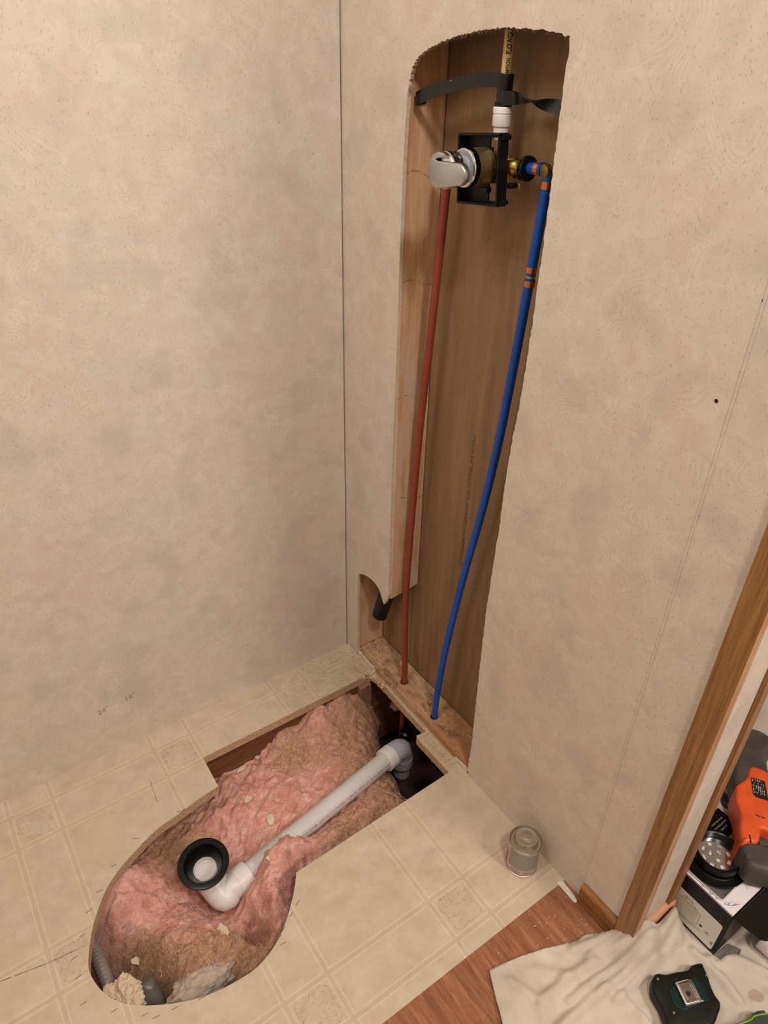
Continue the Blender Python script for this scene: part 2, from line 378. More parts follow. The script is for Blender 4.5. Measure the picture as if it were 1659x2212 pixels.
M['brassd'] = plain('dull brass', srgb(204, 178, 118), 0.45, 1.0, var=0.35, sc=22, stretch=(1, 3, 3))
M['brasso'] = plain('tarnished brass', srgb(132, 108, 70), 0.5, 0.9, var=0.2, sc=60)
M['chrome'] = plain('brushed nickel', srgb(196, 200, 202), 0.28, 1.0, var=0.03)
M['chromes'] = plain('polished chrome', srgb(228, 228, 228), 0.14, 1.0, var=0.02)
M['chromerefl'] = plain('chrome with dark reflection', srgb(60, 56, 50), 0.2, 1.0, var=0.2)  # dark reflection of the chrome sleeve is put into its base colour
M['palegrey'] = plain('pale grey plastic', srgb(146, 154, 160), 0.4, var=0.05)
M['cpvc'] = plain('cream cpvc', srgb(214, 186, 128), 0.4, var=0.06, sc=14)
M['redink'] = plain('red ink', srgb(176, 88, 96), 0.6); M['ink'] = plain('black ink', srgb(18, 16, 14), 0.6)
M['faintink'] = plain('faint ink', srgb(92, 66, 44), 0.7); M['pencil'] = plain('pencil', srgb(146, 126, 120), 0.8); M['white'] = plain('white print', srgb(206, 204, 200), 0.6)
M['staple'] = plain('staple steel', srgb(128, 120, 108), 0.4, 0.8)
M['steel'] = plain('tin steel', srgb(186, 176, 162), 0.36, 0.9, var=0.10, sc=40)
M['canlab'] = plain('grey can label', srgb(150, 140, 132), 0.6, var=0.1, sc=200)
M['canpale'] = plain('pale can label', srgb(190, 178, 166), 0.5, var=0.08, sc=60)
M['canred'] = plain('red can label', srgb(168, 60, 50), 0.4)
M['scrap'] = plain('vinyl scrap', srgb(206, 188, 160), 0.7, var=0.12, sc=90)
M['gcrumb'] = plain('crumpled gypsum paper', srgb(214, 190, 160), 0.9, var=0.12, sc=80, bump=0.5)
M['gwool'] = plain('grey wool', srgb(178, 160, 144), 0.95, var=0.2, sc=60, bump=0.8)
M['duct'] = plain('grey hose', srgb(128, 116, 108), 0.4, var=0.15, sc=40)
M['smoke'] = plain('smoky plastic', srgb(96, 90, 82), 0.3, var=0.25, sc=60)
M['caulk'] = plain('white caulk', srgb(214, 206, 190), 0.7, var=0.12, sc=90, bump=0.6)
n = NT('canvas drop cloth'); f = n.noise(9, 4, 0.6); g = n.wave(900, 0.4, 1, 1); h = n.noise(500, 2)
c = n.ramp(f, (0.3, srgb(182, 168, 152)), (0.55, srgb(202, 187, 170)), (0.75, srgb(212, 198, 182)))
c = n.mix(n.ramp(n.noise(3.2, 3, 0.5), (0.5, 0.0), (0.66, 0.55)), c, srgb(190, 176, 164))
c = n.mix(n.ramp(n.noise(16, 2, 0.4), (0.72, 0.0), (0.76, 0.4)), c, srgb(152, 122, 96))
X, Y, Zc = n.xyz()
for sx, sy, sr in ((0.128, -1.235, 0.013), (-0.055, -1.205, 0.016)):
    a = n.math('SUBTRACT', X, sx); b = n.math('SUBTRACT', Y, sy)
    rr = n.math('ADD', n.math('SQRT', n.math('ADD', n.math('MULTIPLY', a, a), n.math('MULTIPLY', b, b))), n.math('MULTIPLY', n.math('SUBTRACT', n.noise(60, 2), 0.5), 0.012))
    c = n.mix(n.math('MULTIPLY', n.math('LESS_THAN', rr, sr), 0.5), c, srgb(156, 120, 98))
n.bump(n.math('ADD', h, n.math('MULTIPLY', f, 1.5)), 0.35, 0.001); M['cloth'] = n.out(c, 0.9)
M['carton'] = plain('black carton', srgb(9, 8, 8), 0.4, var=0.2, sc=20, spec=0.28)
M['cartong'] = plain('grey carton inside', srgb(112, 102, 94), 0.7, var=0.1, sc=40)
M['label'] = plain('silver label', srgb(222, 216, 206), 0.5, var=0.04, sc=200)
M['paper'] = plain('white paper', srgb(224, 212, 212), 0.7, var=0.03)
M['printb'] = plain('blue grey print', srgb(76, 72, 104), 0.6, var=0.5, sc=60)
M['orange'] = plain('orange housing', srgb(226, 88, 38), 0.45, var=0.14, sc=26, bump=0.1)
M['grubber'] = plain('grey rubber', srgb(70, 64, 56), 0.6, var=0.28, sc=30, bump=0.3)
M['tblack'] = plain('black rubber', srgb(17, 16, 12), 0.5, var=0.3, sc=60, bump=0.3, spec=0.28)
M['tgreen'] = plain('dark green plastic', srgb(12, 40, 36), 0.45, var=0.25, sc=40, spec=0.28)
M['lime'] = plain('lime plastic', srgb(120, 150, 40), 0.4); M['dgreen'] = plain('grey green plastic', srgb(58, 70, 58), 0.45, var=0.3, sc=50)

# ================================================================ SETTING
K = dict(kind='structure')
HC = 2.95
# wall on the left (y = 0), its right edge stops a few millimetres short of the corner
tag(link('wall_left', B(-1.75, -0.0035, 0.0, 0.010, -0.001, HC), M['wall']), **K)
# wall with the sawn opening (x = 0): outline in (y, z)
edgeR = two([(0,-0.5478,0.0059),(0,-0.5508,0.126),(0,-0.5463,0.2788),(0,-0.5435,0.4188),(0,-0.5416,0.522),(0,-0.5446,0.6327),(0,-0.5481,0.7454),(0,-0.5482,0.8371),(0,-0.5509,0.9143),(0,-0.5563,0.9832),(0,-0.5589,1.0305),(0,-0.5612,1.1333),(0,-0.561,1.1983),(0,-0.5621,1.233),(0,-0.5604,1.3353),(0,-0.5599,1.3942),(0,-0.5585,1.4494),(0,-0.5595,1.4759),(0,-0.5598,1.4975),(0,-0.5582,1.5086)], 1, 2)
edgeT = two([(0,-0.5575,1.5116),(0,-0.5371,1.516),(0,-0.5148,1.5185),(0,-0.4795,1.521),(0,-0.4428,1.5216),(0,-0.4143,1.5205),(0,-0.3848,1.5183),(0,-0.3542,1.5148),(0,-0.3224,1.51),(0,-0.2949,1.5038),(0,-0.2664,1.4962),(0,-0.237,1.4844),(0,-0.2193,1.4679),(0,-0.2129,1.448),(0,-0.209,1.4277)], 1, 2)
edgeL = two([(0,-0.2061,1.3896),(0,-0.2032,1.3242),(0,-0.2024,1.2392),(0,-0.2012,1.1562),(0,-0.2017,1.0303),(0,-0.2003,0.9317),(0,-0.1988,0.8252),(0,-0.1971,0.7099),(0,-0.1972,0.5856),(0,-0.198,0.4787),(0,-0.1996,0.3943),(0,-0.197,0.3601),(0,-0.2004,0.3277),(0,-0.193,0.3072),(0,-0.1794,0.2804),(0,-0.1727,0.2913),(0,-0.1593,0.313),(0,-0.142,0.3229),(0,-0.1226,0.3252),(0,-0.0986,0.3217),(0,-0.0786,0.3148),(0,-0.0629,0.3044),(0,-0.056,0.2904)], 1, 2)
edgeB = two([(0,-0.0549,0.264),(0,-0.0537,0.2006),(0,-0.0524,0.0331)], 1, 2)
edgeB[-1] = (edgeB[-1][0], 0.0)
ol = [(0.02, 0.0), (0.02, HC), (-1.03, HC), (-1.03, 0.0), (-0.5515, 0.0)]
ol += [tuple(p) for p in rough(edgeR, 0.006, 0.0011, seed=1)] + [tuple(p) for p in rough(edgeT, 0.003, 0.0013, seed=2)]
ol += [tuple(p) for p in rough(edgeL, 0.009, 0.00025, seed=3)] + [tuple(p) for p in rough(edgeB, 0.01, 0.0003, seed=4)]
ol = [p for i, p in enumerate(ol) if i == 0 or (Vector(p)-Vector(ol[i-1])).length > 1e-5]
wr = tag(link('wall_right', prism([ol], 'x', 0.0, 0.008), [M['wall'], M['gyps']]), **K)
# torn paper along the top of the cut
bm = bmesh.new(); rnd = random.Random(3)
for p in rough(edgeT, 0.0011, 0.0008, seed=8):
    for j in range(2):
        L = rnd.uniform(0.002, 0.006); a = Vector((rnd.uniform(0.001, 0.008), p[0], p[1])); dr = Vector((rnd.uniform(-.3, .5), rnd.uniform(-.5, .3)*.7, -1)).normalized()
        if p[0] > -0.28: dr = (dr+Vector((0, -0.8, 0.2))).normalized()
        s = Vector((rnd.uniform(-1, 1), rnd.uniform(-1, 1), 0)).normalized()*0.0007
        v = [bm.verts.new(a-s), bm.verts.new(a+s), bm.verts.new(a+dr*L)]; bm.faces.new(v)
link('torn_paper', bm, M['fuzz'], wr)
# wall cavity: brown back of the boards of the next room
bx = 0.094
rr_ = tag(link('wall_rear', B(bx, bx+0.009, -1.03, -0.181, 0.0, HC), M['kraft']), **K)
link('wall_rear_board', B(bx+0.0005, bx+0.009, -0.1785, 0.06, 0.0, HC), M['kraft'], rr_)
bm = bmesh.new(); text(bm, '5/30/03861012000W US GYPSUM CO<', plane_fn((bx-0.0004, -0.357, 0.478), (0, -0.012, 1), (0, 1, 0.012)), 0.0125, 0.345)
link('board_stamp', bm, M['faintink'], rr_)
# the end of the wall, with its own strip of panel
tag(link('wall_end', B(0.0, 0.103, -1.038, -1.030, 0.0, HC), M['wall']), **K)
tag(link('wall_next_room', B(0.1035, 0.111, -1.030, 0.6, 0.0, HC), M['wall']), **K)
# casings and baseboards
bm = B(-0.010, 0.0, -1.046, -1.006, 0.026, HC); box(bm, 0.0, 0.010, -1.046, -1.038, 0.026, HC, 1)
for f_ in bm.faces:
    if f_.normal.y < -0.5 or (abs(f_.calc_center_median().y+1.046) < 1e-4): f_.material_index = 1
tag(link('trim_1', bm, [M['oak'], M['oakedge']], bevel=0.0012), **K)
tag(link('trim_2', B(0.099, 0.121, -1.046, -1.038, 0.066, HC), M['oak'], bevel=0.0012), **K)
tag(link('trim_3', B(-0.0012, 0.0, -0.9145, -0.9105, 0.058, HC), M['wall'], bevel=0.0005), **K)
pr = [(0.0, 0.0), (-0.012, 0.0), (-0.012, 0.047), (-0.0105, 0.051), (-0.004, 0.057), (0.0, 0.057)]
bm = bmesh.new(); r1 = [bm.verts.new((p[0], -0.9165, p[1])) for p in pr]; r2 = [bm.verts.new((p[0], -1.006, p[1])) for p in pr]
for i in range(6): bm.faces.new([r1[i], r1[(i+1) % 6], r2[(i+1) % 6], r2[i]])
bm.faces.new(r1); bm.faces.new(r2[::-1])
tag(link('baseboard_right', bm, M['oakh'], bevel=0.0006), **K)
bm = bmesh.new(); r1 = [bm.verts.new((0.010, -1.038+p[0]*0.95, p[1]*1.15)) for p in pr]; r2 = [bm.verts.new((0.124, -1.038+p[0]*0.95, p[1]*1.15)) for p in pr]
for i in range(6): bm.faces.new([r1[i], r2[i], r2[(i+1) % 6], r1[(i+1) % 6]])
bm.faces.new(r1); bm.faces.new(r2[::-1])
tag(link('baseboard_end', bm, M['pinkoak'], bevel=0.0006), **K)
# floor: vinyl on particle board with the sawn hole
hole_c = [(-0.5199,-0.2396,0),(-0.5708,-0.2462,0),(-0.6324,-0.2587,0),(-0.679,-0.2664,0),(-0.7286,-0.2869,0),(-0.7748,-0.3095,0),(-0.8159,-0.3404,0),(-0.8541,-0.3892,0),(-0.8768,-0.4332,0),(-0.8912,-0.4746,0),(-0.8888,-0.5057,0),(-0.8797,-0.5359,0),(-0.8646,-0.5621,0),(-0.84,-0.5873,0),(-0.8048,-0.6114,0),(-0.7602,-0.6344,0),(-0.7119,-0.6505,0),(-0.6583,-0.6572,0),(-0.6184,-0.6556,0),(-0.5746,-0.639,0),(-0.5359,-0.6113,0),(-0.5022,-0.5771,0),(-0.4806,-0.55,0),(-0.4695,-0.5341,0)]
cur = [(p.x, p.y) for p in spline(hole_c, 5)]
ragA = rough([(-0.034, -0.138), (-0.022, -0.137), (-0.010, -0.146), (-0.006, -0.158), (-0.0045, -0.20)], 0.003, 0.0014, seed=5)
hole = [(-0.4700, -0.5330), (-0.2730, -0.5270), (-0.0340, -0.5200), (-0.0365, -0.392), (-0.033, -0.386), (-0.004, -0.389)]
hole += [tuple(p) for p in reversed(rough([(-0.0045, -0.20), (-0.005, -0.30), (-0.004, -0.389)], 0.006, 0.0008, seed=6))]
hole += [tuple(p) for p in reversed(ragA)] + [(-0.10, -0.1395), (-0.5170, -0.1420), (-0.5185, -0.19)]
hole += cur[:-1]
hv = [p for i, p in enumerate(hole) if (Vector(p)-Vector(hole[i-1])).length > 3e-4]
fl = tag(link('floor', prism([[(-1.75, 0.0), (0.0, 0.0), (0.0, -0.8715), (-1.75, -0.8725)], hv], 'z', -0.0022, 0.0), [M['vinyl'], M['scrap']]), **K)
cx, cy = -0.45, -0.37
h2 = [p for p in hv]
tag(link('floor', prism([[(-1.75, 0.3), (0.16, 0.3), (0.16, -0.865), (-1.75, -0.865)], h2], 'z', -0.0262, -0.0023), [M['board'], M['board']]), **K)
bm = B(-1.75, 0.0, -2.6, -0.8712, -0.02, -0.0004); box(bm, 0.0, 1.9, -2.6, -1.031, -0.03, -0.0006); box(bm, 0.1115, 1.9, -1.031, 0.6, -0.03, -0.0006)
tag(link('floor', bm, M['lam']), **K)
bm = B(-1.75, 0.16, -0.88, 0.3, -0.42, -0.40); box(bm, 0.155, 0.17, -0.88, 0.3, -0.40, -0.027); box(bm, -1.75, 0.155, -0.90, -0.88, -0.40, -0.003); box(bm, -1.75, 0.155, 0.3, 0.32, -0.40, -0.003)
tag(link('floor', bm, plain('dark belly liner', srgb(70, 42, 38), 0.8, var=0.35, sc=24, bump=0.5)), **K)  # closed dark box added under the floor to keep the pits dark
# marks on the vinyl
bm = bmesh.new(); rnd = random.Random(5)
def mark(pts, wd, gap=0.0, z=0.0003):
    P = [Vector((p[0], p[1], z)) for p in rough(pts, 0.006, 0.0004, seed=9)]
    for a, b in zip(P, P[1:]):
        if rnd.random() < gap: continue
        s = Vector((-(b-a).y, (b-a).x, 0)).normalized()*wd*.5*rnd.uniform(0.4, 1)
        bm.faces.new([bm.verts.new(v) for v in (a-s, b-s, b+s, a+s)])
mark([(-1.035, -0.406), (-0.957, -0.422), (-0.884, -0.431)], 0.0011, 0.1)
mark([(-0.649, -0.137), (-0.652, -0.165), (-0.655, -0.20)], 0.0009)
mark([(-0.738, -0.255), (-0.72, -0.268)], 0.0009); mark([(-0.627, -0.252), (-0.607, -0.254)], 0.0012); mark([(-0.60, -0.205), (-0.612, -0.18)], 0.0006, 0.4)
link('marker_line', bm, M['ink'], fl)
bm = bmesh.new()
for y0, z0, h_, s_ in ((0, 0, 1, '24"'),):
    text(bm, '24"', plane_fn((-0.705, -0.0003, 0.138), (1, 0, 0.16), (-0.1, 0, 1)), 0.020)
    text(bm, '16"', plane_fn((-0.640, -0.0003, 0.146), (1, 0, 0.16), (-0.05, 0, 1)), 0.021)
link('pencil_note', bm, M['pencil'], bpy.data.objects['wall_left'])
# dark screw hole and dents on the right wall
for yy, zz, r_ in ((-0.891, 1.128, 0.0028), (-0.911, 1.261, 0.002)):
    link('screw_hole', lathe(bmesh.new(), (-0.0004, yy, zz), (1, 0, 0), [(0, r_), (0.0001, 0)], 12), M['ink'], wr)
# ceiling and the unseen sides of both rooms
tag(link('ceiling', B(-1.75, 1.9, -2.6, 0.6, HC, HC+0.02), plain('ceiling white', srgb(228, 222, 214), 0.9)), **K)
tag(link('wall_back', B(-1.77, -1.75, -2.6, 0.3, -0.02, HC), M['wall']), **K)
tag(link('wall_front', B(-1.75, 1.9, -2.62, -2.6, -0.02, HC), M['wall']), **K)
tag(link('wall_far', B(1.9, 1.92, -2.6, 0.6, -0.02, HC), M['wall']), **K)
tag(link('wall_side', B(0.111, 1.9, 0.6, 0.62, -0.02, HC), M['wall']), **K)
# cured caulk on the floor joint
link('gypsum_remnant', prism([[tuple(p) for p in rough([(-.056, 0), (-.056, .016), (-.09, .012), (-.132, .013), (-.140, 0)], .006, .0012, seed=12)]], 'x', 0.0, 0.0058, side=1), [M['wall'], M['gyps']], wr)
link('gypsum_remnant', prism([[tuple(p) for p in rough([(-.495, 0), (-.497, .008), (-.52, .011), (-.5505, .012), (-.5505, 0)], .006, .0012, seed=13)]], 'x', 0.0, 0.0058, side=1), [M['wall'], M['gyps']], wr)
cb = [(-0.0173,-0.8657,0),(-0.005,-0.8716,0),(-0.0061,-0.8806,0),(-0.0081,-0.901,0),(-0.0118,-0.9174,0),(-0.0188,-0.9173,0),(-0.0192,-0.8982,0),(-0.0188,-0.8793,0)]
bm = puffy([(p.x, p.y) for p in spline(cb, 4, True)], -0.001, 0.0022, 0.0009, 2)
tag(link('caulk_bead', bm, M['caulk'], smooth=True), 'lumpy white bead of old caulk at the foot of the wall beside the oak baseboard', 'caulk')

# ================================================================ FRAMING IN THE WALL AND UNDER THE FLOOR
bm = bmesh.new(); y0, y1 = -0.200, -0.162
for a in (y0, y1): pass
vs = [bm.verts.new(p) for p in [(0.008, y0, 0.309), (0.0925, y0, 0.322), (0.0925, y1, 0.322), (0.008, y1, 0.309), (0.008, y0, HC), (0.0925, y0, HC), (0.0925, y1, HC), (0.008, y1, HC)]]
for f_ in [(0,3,2,1),(4,5,6,7),(0,1,5,4),(1,2,6,5),(2,3,7,6),(3,0,4,7)]: bm.faces.new([vs[i] for i in f_])
tag(link('wall_stud', bm, M['pine'], bevel=0.0015), 'pine wall stud sawn off low at the left side of the tall opening', 'stud')
tag(link('wall_stud', B(0.0085, 0.0925, -0.048, -0.010, 0.0195, HC), M['pine'], bevel=0.0015), 'wall stud in the corner behind the small arched cutout', 'stud')
# bottom plate with the two pipe holes
def circ(cx, cy, r, n=20): return [(cx+r*math.cos(2*PI*k/n), cy-r*math.sin(2*PI*k/n)) for k in range(n)]
RP = (0.040, -0.232); BP = (0.035, -0.376)
po = [(0.006, -0.62)] + [tuple(p) for p in rough([(0.006, -0.60), (0.0065, -0.30), (0.006, -0.02)], 0.02, 0.0005, seed=4)] + [(0.0925, -0.02), (0.0925, -0.62)]
bm = prism([po, circ(RP[0]-0.001, RP[1]+0.001, 0.0112), circ(BP[0]-0.002, BP[1]+0.002, 0.0112)], 'z', 0.0003, 0.019, side=0)
tag(link('floor_plate', bm, M['plate'], bevel=0.002), 'stained wooden bottom plate drilled for the red and blue pipes', 'floor plate')
bm = B(-1.2, 0.15, -0.128, -0.090, -0.32, -0.0265)
tag(link('floor_joist', bm, M['joist'], bevel=0.002), 'dark floor joist along the left wall side of the floor hole', 'joist')
tag(link('wood_block', B(-0.052, -0.016, -0.152, -0.1285, -0.150, -0.0265), M['blockw'], bevel=0.002), 'short upright wooden block under the floor beside the bottom plate', 'block')
q = [(0.104,-0.2395,0.021)][0]; bm = bmesh.new(); tube(bm, [Vector(q)+Vector((.0045*math.cos(a)*.6, .0045*math.cos(a)*-.8, .0055*math.sin(a))) for a in [-1.2+.35*k for k in range(13)]], .0012, 8)
tag(link('cable_clip', bm, M['pvcw'], smooth=True), 'tiny white cable clip by the back edge of the bottom plate', 'clip')
# debris of the broken floor edge
bm = bmesh.new(); rnd = random.Random(11)
for p in ragA:
    for j in range(12):
        c_ = Vector((p[0]+rnd.uniform(-.006, .006), p[1]+rnd.uniform(-.002, .008), rnd.uniform(-.012, .001)))
        r_ = rnd.uniform(.0012, .0048); vv = [bm.verts.new(c_+Vector((rnd.gauss(0, 1), rnd.gauss(0, 1), rnd.gauss(0, .7)))*r_) for _ in range(4)]
        for t in ((0,1,2),(0,1,3),(0,2,3),(1,2,3)): bm.faces.new([vv[i] for i in t])
tag(link('wood_splinters', bm, M['dust']), 'crumbled particle board splinters at the corner of the floor hole by the plate', 'splinters', kind='stuff')

# ================================================================ INSULATION
DUST = [(q[0], q[1], s) for q, s in zip([(-0.6227,-0.2411,-0.1),(-0.6893,-0.2667,-0.1),(-0.3136,-0.1923,-0.1),(-0.2219,-0.1811,-0.1),(-0.0816,-0.1983,-0.1),(-0.0729,-0.2998,-0.1),(-0.1298,-0.4834,-0.1),(-0.1863,-0.3131,-0.1),(-0.6653,-0.5633,-0.1),(-0.7818,-0.5051,-0.1),(-0.801,-0.449,-0.1),(-0.5815,-0.565,-0.1),(-0.7642,-0.4291,-0.1),(-0.7039,-0.5583,-0.1),(-0.2071,-0.4926,-0.1),(-0.3418,-0.4743,-0.1),(-0.8486,-0.4165,-0.1),(-0.0027,-0.1275,-0.1),(-0.0268,-0.3853,-0.1)],
        (.05, .045, .05, .05, .06, .05, .07, .035, .06, .05, .05, .05, .03, .05, .06, .05, .04, .04, .06))]
PINK = [(q[0], q[1], s) for q, s in zip([(-0.7659,-0.3513,-0.09),(-0.6861,-0.4178,-0.09),(-0.4395,-0.2825,-0.09),(-0.3767,-0.2611,-0.09),(-0.1723,-0.1478,-0.09),(-0.4796,-0.4566,-0.09),(-0.5274,-0.5257,-0.09),(-0.6921,-0.4842,-0.09),(-0.3783,-0.4286,-0.09),(-0.2958,-0.332,-0.09),(-0.5382,-0.3347,-0.09),(-0.8201,-0.3624,-0.09)],
        (.06, .06, .05, .05, .04, .05, .05, .04, .035, .04, .06, .04))]
BUMP = [(q[0], q[1], s, h_) for q, s, h_ in zip([(-0.455,-0.4328,-0.09),(-0.5168,-0.4832,-0.09),(-0.5366,-0.5435,-0.09),(-0.4081,-0.4368,-0.09),(-0.0716,-0.1345,-0.09),(-0.1723,-0.1478,-0.09),(-0.2674,-0.1603,-0.09),(-0.3032,-0.1213,-0.09),(-0.1978,-0.1404,-0.09),(-0.1018,-0.145,-0.09),(-0.7928,-0.3083,-0.09),(-0.8364,-0.3513,-0.09),(-0.7412,-0.2791,-0.09),(-0.7153,-0.491,-0.09),(-0.7838,-0.488,-0.09),(-0.6589,-0.5515,-0.09),(-0.363,-0.4674,-0.09),(-0.2577,-0.4663,-0.09),(-0.1458,-0.4652,-0.09),(-0.5154,-0.2313,-0.09),(-0.4157,-0.2348,-0.09),(-0.7235,-0.5608,-0.09),(-0.3377,-0.2874,-0.09),(-0.1792,-0.2562,-0.09),(-0.478,-0.4603,-0.09)],
        (.035, .04, .035, .025, .05, .05, .05, .035, .035, .03, .05, .05, .05, .06, .05, .05, .04, .05, .04, .06, .05, .05, .05, .04, .025),
        (.060, .062, .055, .035, .055, .045, .03, .04, .04, .03, .055, .045, .03, .035, .045, .03, .045, .045, .03, .02, .025, .04, .02, .02, .035))]
PIT = [(q[0], q[1], s, h_) for q, s, h_ in zip([(0.0043,-0.3135,-0.12),(-0.0037,-0.4179,-0.12),(0.0143,-0.2219,-0.12),(-0.8611,-0.4295,-0.12),(-0.8349,-0.5103,-0.12),(-0.8768,-0.3859,-0.12),(-0.5572,-0.5465,-0.12),(-0.6109,-0.3464,-0.12),(0.0478,-0.4525,-0.12),(-0.8023,-0.5527,-0.12),(-0.7217,-0.6178,-0.12),(-0.5885,-0.5427,-0.12),(0.0357,-0.1202,-0.12),(0.065,-0.2761,-0.12),(0.0566,-0.209,-0.12),(0.0748,-0.3797,-0.12),(-0.0453,-0.4416,-0.12),(-0.5751,-0.5106,-0.12),(-0.5436,-0.5176,-0.12),(-0.574,-0.5468,-0.12),(-0.611,-0.412,-0.12)],
        (.05, .05, .035, .035, .045, .03, .016, .05, .06, .03, .03, .012, .03, .05, .035, .05, .03, .010, .009, .012, .04),
        (.15, .17, .11, .10, .12, .08, .05, .04, .15, .09, .08, .04, .10, .26, .16, .26, .12, .06, .05, .05, .05))]
A0 = Vector((-0.072, -0.334, -0.105)); A1 = Vector((-0.560, -0.4217, -0.105)); AD = (A1-A0).normalized()
def wool_h(x, y):
    p = Vector((x, y, 0)); h = -0.128
    for a, b, s, k in BUMP: h += k*math.exp(-((x-a)**2+(y-b)**2)/(2*s*s))
    q = Vector((x-A0.x, y-A0.y)); t = q.x*AD.x+q.y*AD.y; d_ = abs(q.x*-AD.y+q.y*AD.x)
    if t < 0.36:
        lim = -0.112-0.02*math.exp(-(d_/0.03)**2)
        if d_ < 0.04: kk = min(1, (0.04-d_)/0.015); h = h*(1-kk)+min(h, lim)*kk
    for a, b, s, k in PIT: h -= k*math.exp(-((x-a)**2+(y-b)**2)/(2*s*s))
    w_ = Vector((x*9, y*9, 2.0)); wx = noise.noise(w_)*0.03; wy = noise.noise(w_+Vector((5, 1, 0)))*0.03
    P2 = Vector((x+wx, y+wy, 0))
    st_ = Vector((P2.x*.82+P2.y*.57, (-P2.x*.57+P2.y*.82)*6, 3)); h += 0.016*noise.noise(P2*20)+0.015*(0.4-abs(noise.noise(P2*30+Vector((0, 0, 4)))))+0.006*noise.noise(st_*14)+0.004*noise.noise(P2*70)+0.0025*(0.4-abs(noise.noise(P2*120)))*1.6+0.0016*noise.noise(P2*260)
    return max(min(h, -0.028), -0.29)
bm = bmesh.new(); nx, ny = 430, 250; x0, x1, yy0, yy1 = -1.0, 0.150, -0.76, -0.129
dl = bm.verts.layers.float.new('dust'); gl = bm.verts.layers.float.new('wool_grey'); G = []
def fields(x, y):
    d_ = 0.30+0.35*noise.noise(Vector((x*11, y*11, 9)))
    for a, b, s in DUST: d_ += 0.5*math.exp(-((x-a)**2+(y-b)**2)/(2*s*s))
    for a, b, s in PINK: d_ -= 0.55*math.exp(-((x-a)**2+(y-b)**2)/(2*s*s))
    return max(0, min(1, d_))
for j in range(ny+1):
    row = []
    for i in range(nx+1):
        x = x0+(x1-x0)*i/nx; y = yy0+(yy1-yy0)*j/ny; v = bm.verts.new((x, y, wool_h(x, y)))
        v[dl] = fields(x, y); v[gl] = 0.0
        row.append(v)
    G.append(row)
for j in range(ny):
    for i in range(nx):
        if G[j][i].co.z > -0.20 or G[j][i].co.x < -0.2: bm.faces.new([G[j][i], G[j][i+1], G[j+1][i+1], G[j+1][i]])
wool = tag(link('insulation', bm, M['wool'], smooth=True), 'lumpy pink glass wool insulation dusted with sawdust inside the floor hole', 'insulation', kind='stuff')
# loose fibres teased out of the wool
bm = bmesh.new(); rnd = random.Random(21)
def inside(x, y): return -0.9 < x < 0.0 and -0.67 < y < -0.13
for k in range(15000):
    x = rnd.uniform(-0.90, 0.0); y = rnd.uniform(-0.67, -0.14)
    d_ = fields(x, y)
    if rnd.random() < d_*0.6 or wool_h(x, y) < -0.185: continue
    z = wool_h(x, y); a = 2*PI*(noise.noise(Vector((x*6, y*6, 7)))+rnd.gauss(0, .12)); L = rnd.uniform(.006, .018); cv = rnd.uniform(-60, 60)
    p = Vector((x, y, z+0.0005)); prev = None
    for s_ in range(4):
        wd = 0.00028*(1-s_/3.2); n_ = Vector((-math.sin(a), math.cos(a), 0))
        pp = [bm.verts.new(p-n_*wd), bm.verts.new(p+n_*wd)]
        if prev: bm.faces.new([prev[0], prev[1], pp[1], pp[0]])
        prev = pp; p = p+Vector((math.cos(a), math.sin(a), 0))*(L/3); a += cv*L/3
        p.z = wool_h(p.x, p.y)+rnd.uniform(0.0004, 0.0025)
o = link('loose_fibers', bm, M['fiber'], wool); o['kind'] = 'stuff'
# curled shavings
bm = bmesh.new(); cnt = 0
while cnt < 1500:
    x = rnd.uniform(-0.90, 0.0); y = rnd.uniform(-0.67, -0.14)
    if rnd.random() > (fields(x, y)*1.2)**2+0.04: continue
    cnt += 1
    if wool_h(x, y) < -0.185: continue
    z = wool_h(x, y)+0.001; R_ = rnd.uniform(.0018, .0052); a = rnd.uniform(0, 6.28); sw = rnd.uniform(1.5, 4.0); tl = Vector((rnd.gauss(0, .5), rnd.gauss(0, .5), 1)).normalized(); u, v = frame(tl)
    prev = None; nn = 6; wd = rnd.uniform(.0003, .00075)
    for s_ in range(nn+1):
        t = a+sw*s_/nn; c_ = Vector((x, y, z))+(u*math.cos(t)+v*math.sin(t))*R_+tl*0.0006*s_
        pp = [bm.verts.new(c_-tl*wd), bm.verts.new(c_+tl*wd+(u*math.cos(t)+v*math.sin(t))*wd)]
        if prev: bm.faces.new([prev[0], prev[1], pp[1], pp[0]])
        prev = pp
tag(link('wood_shavings', bm, M['shave']), 'tiny pale curled wood shavings strewn over the pink insulation', 'shavings', kind='stuff')
def flakes(bm, n_, fn, r0, r1, zf, seed):
    rnd = random.Random(seed)
    for _ in range(n_):
        x, y = fn(rnd); z = zf(x, y)
        if z < -0.185: continue
        r_ = rnd.uniform(r0, r1); a = rnd.uniform(0, 6.28)
        c_ = Vector((x, y, z+r_*0.35)); u = Vector((math.cos(a), math.sin(a), rnd.uniform(-.4, .4))); v = Vector((-math.sin(a), math.cos(a), rnd.uniform(-.3, .3)))
        e = rnd.uniform(.25, .8); q = [bm.verts.new(c_+u*r_+v*r_*e*.5), bm.verts.new(c_-u*r_*.9+v*r_*e), bm.verts.new(c_-u*r_-v*r_*e*.6), bm.verts.new(c_+u*r_*.8-v*r_*e)]; bm.faces.new(q)
        t_ = bm.verts.new(c_+Vector((0, 0, -r_*.3)))
        for i in range(4): bm.faces.new([q[i], q[(i+1) % 4], t_])
bm = bmesh.new(); flakes(bm, 2600, lambda r: ((lambda x, y: (x, y))(r.uniform(-.9, 0), r.uniform(-.67, -.14))), .0004, .0012, lambda x, y: wool_h(x, y)+.0005, 31)
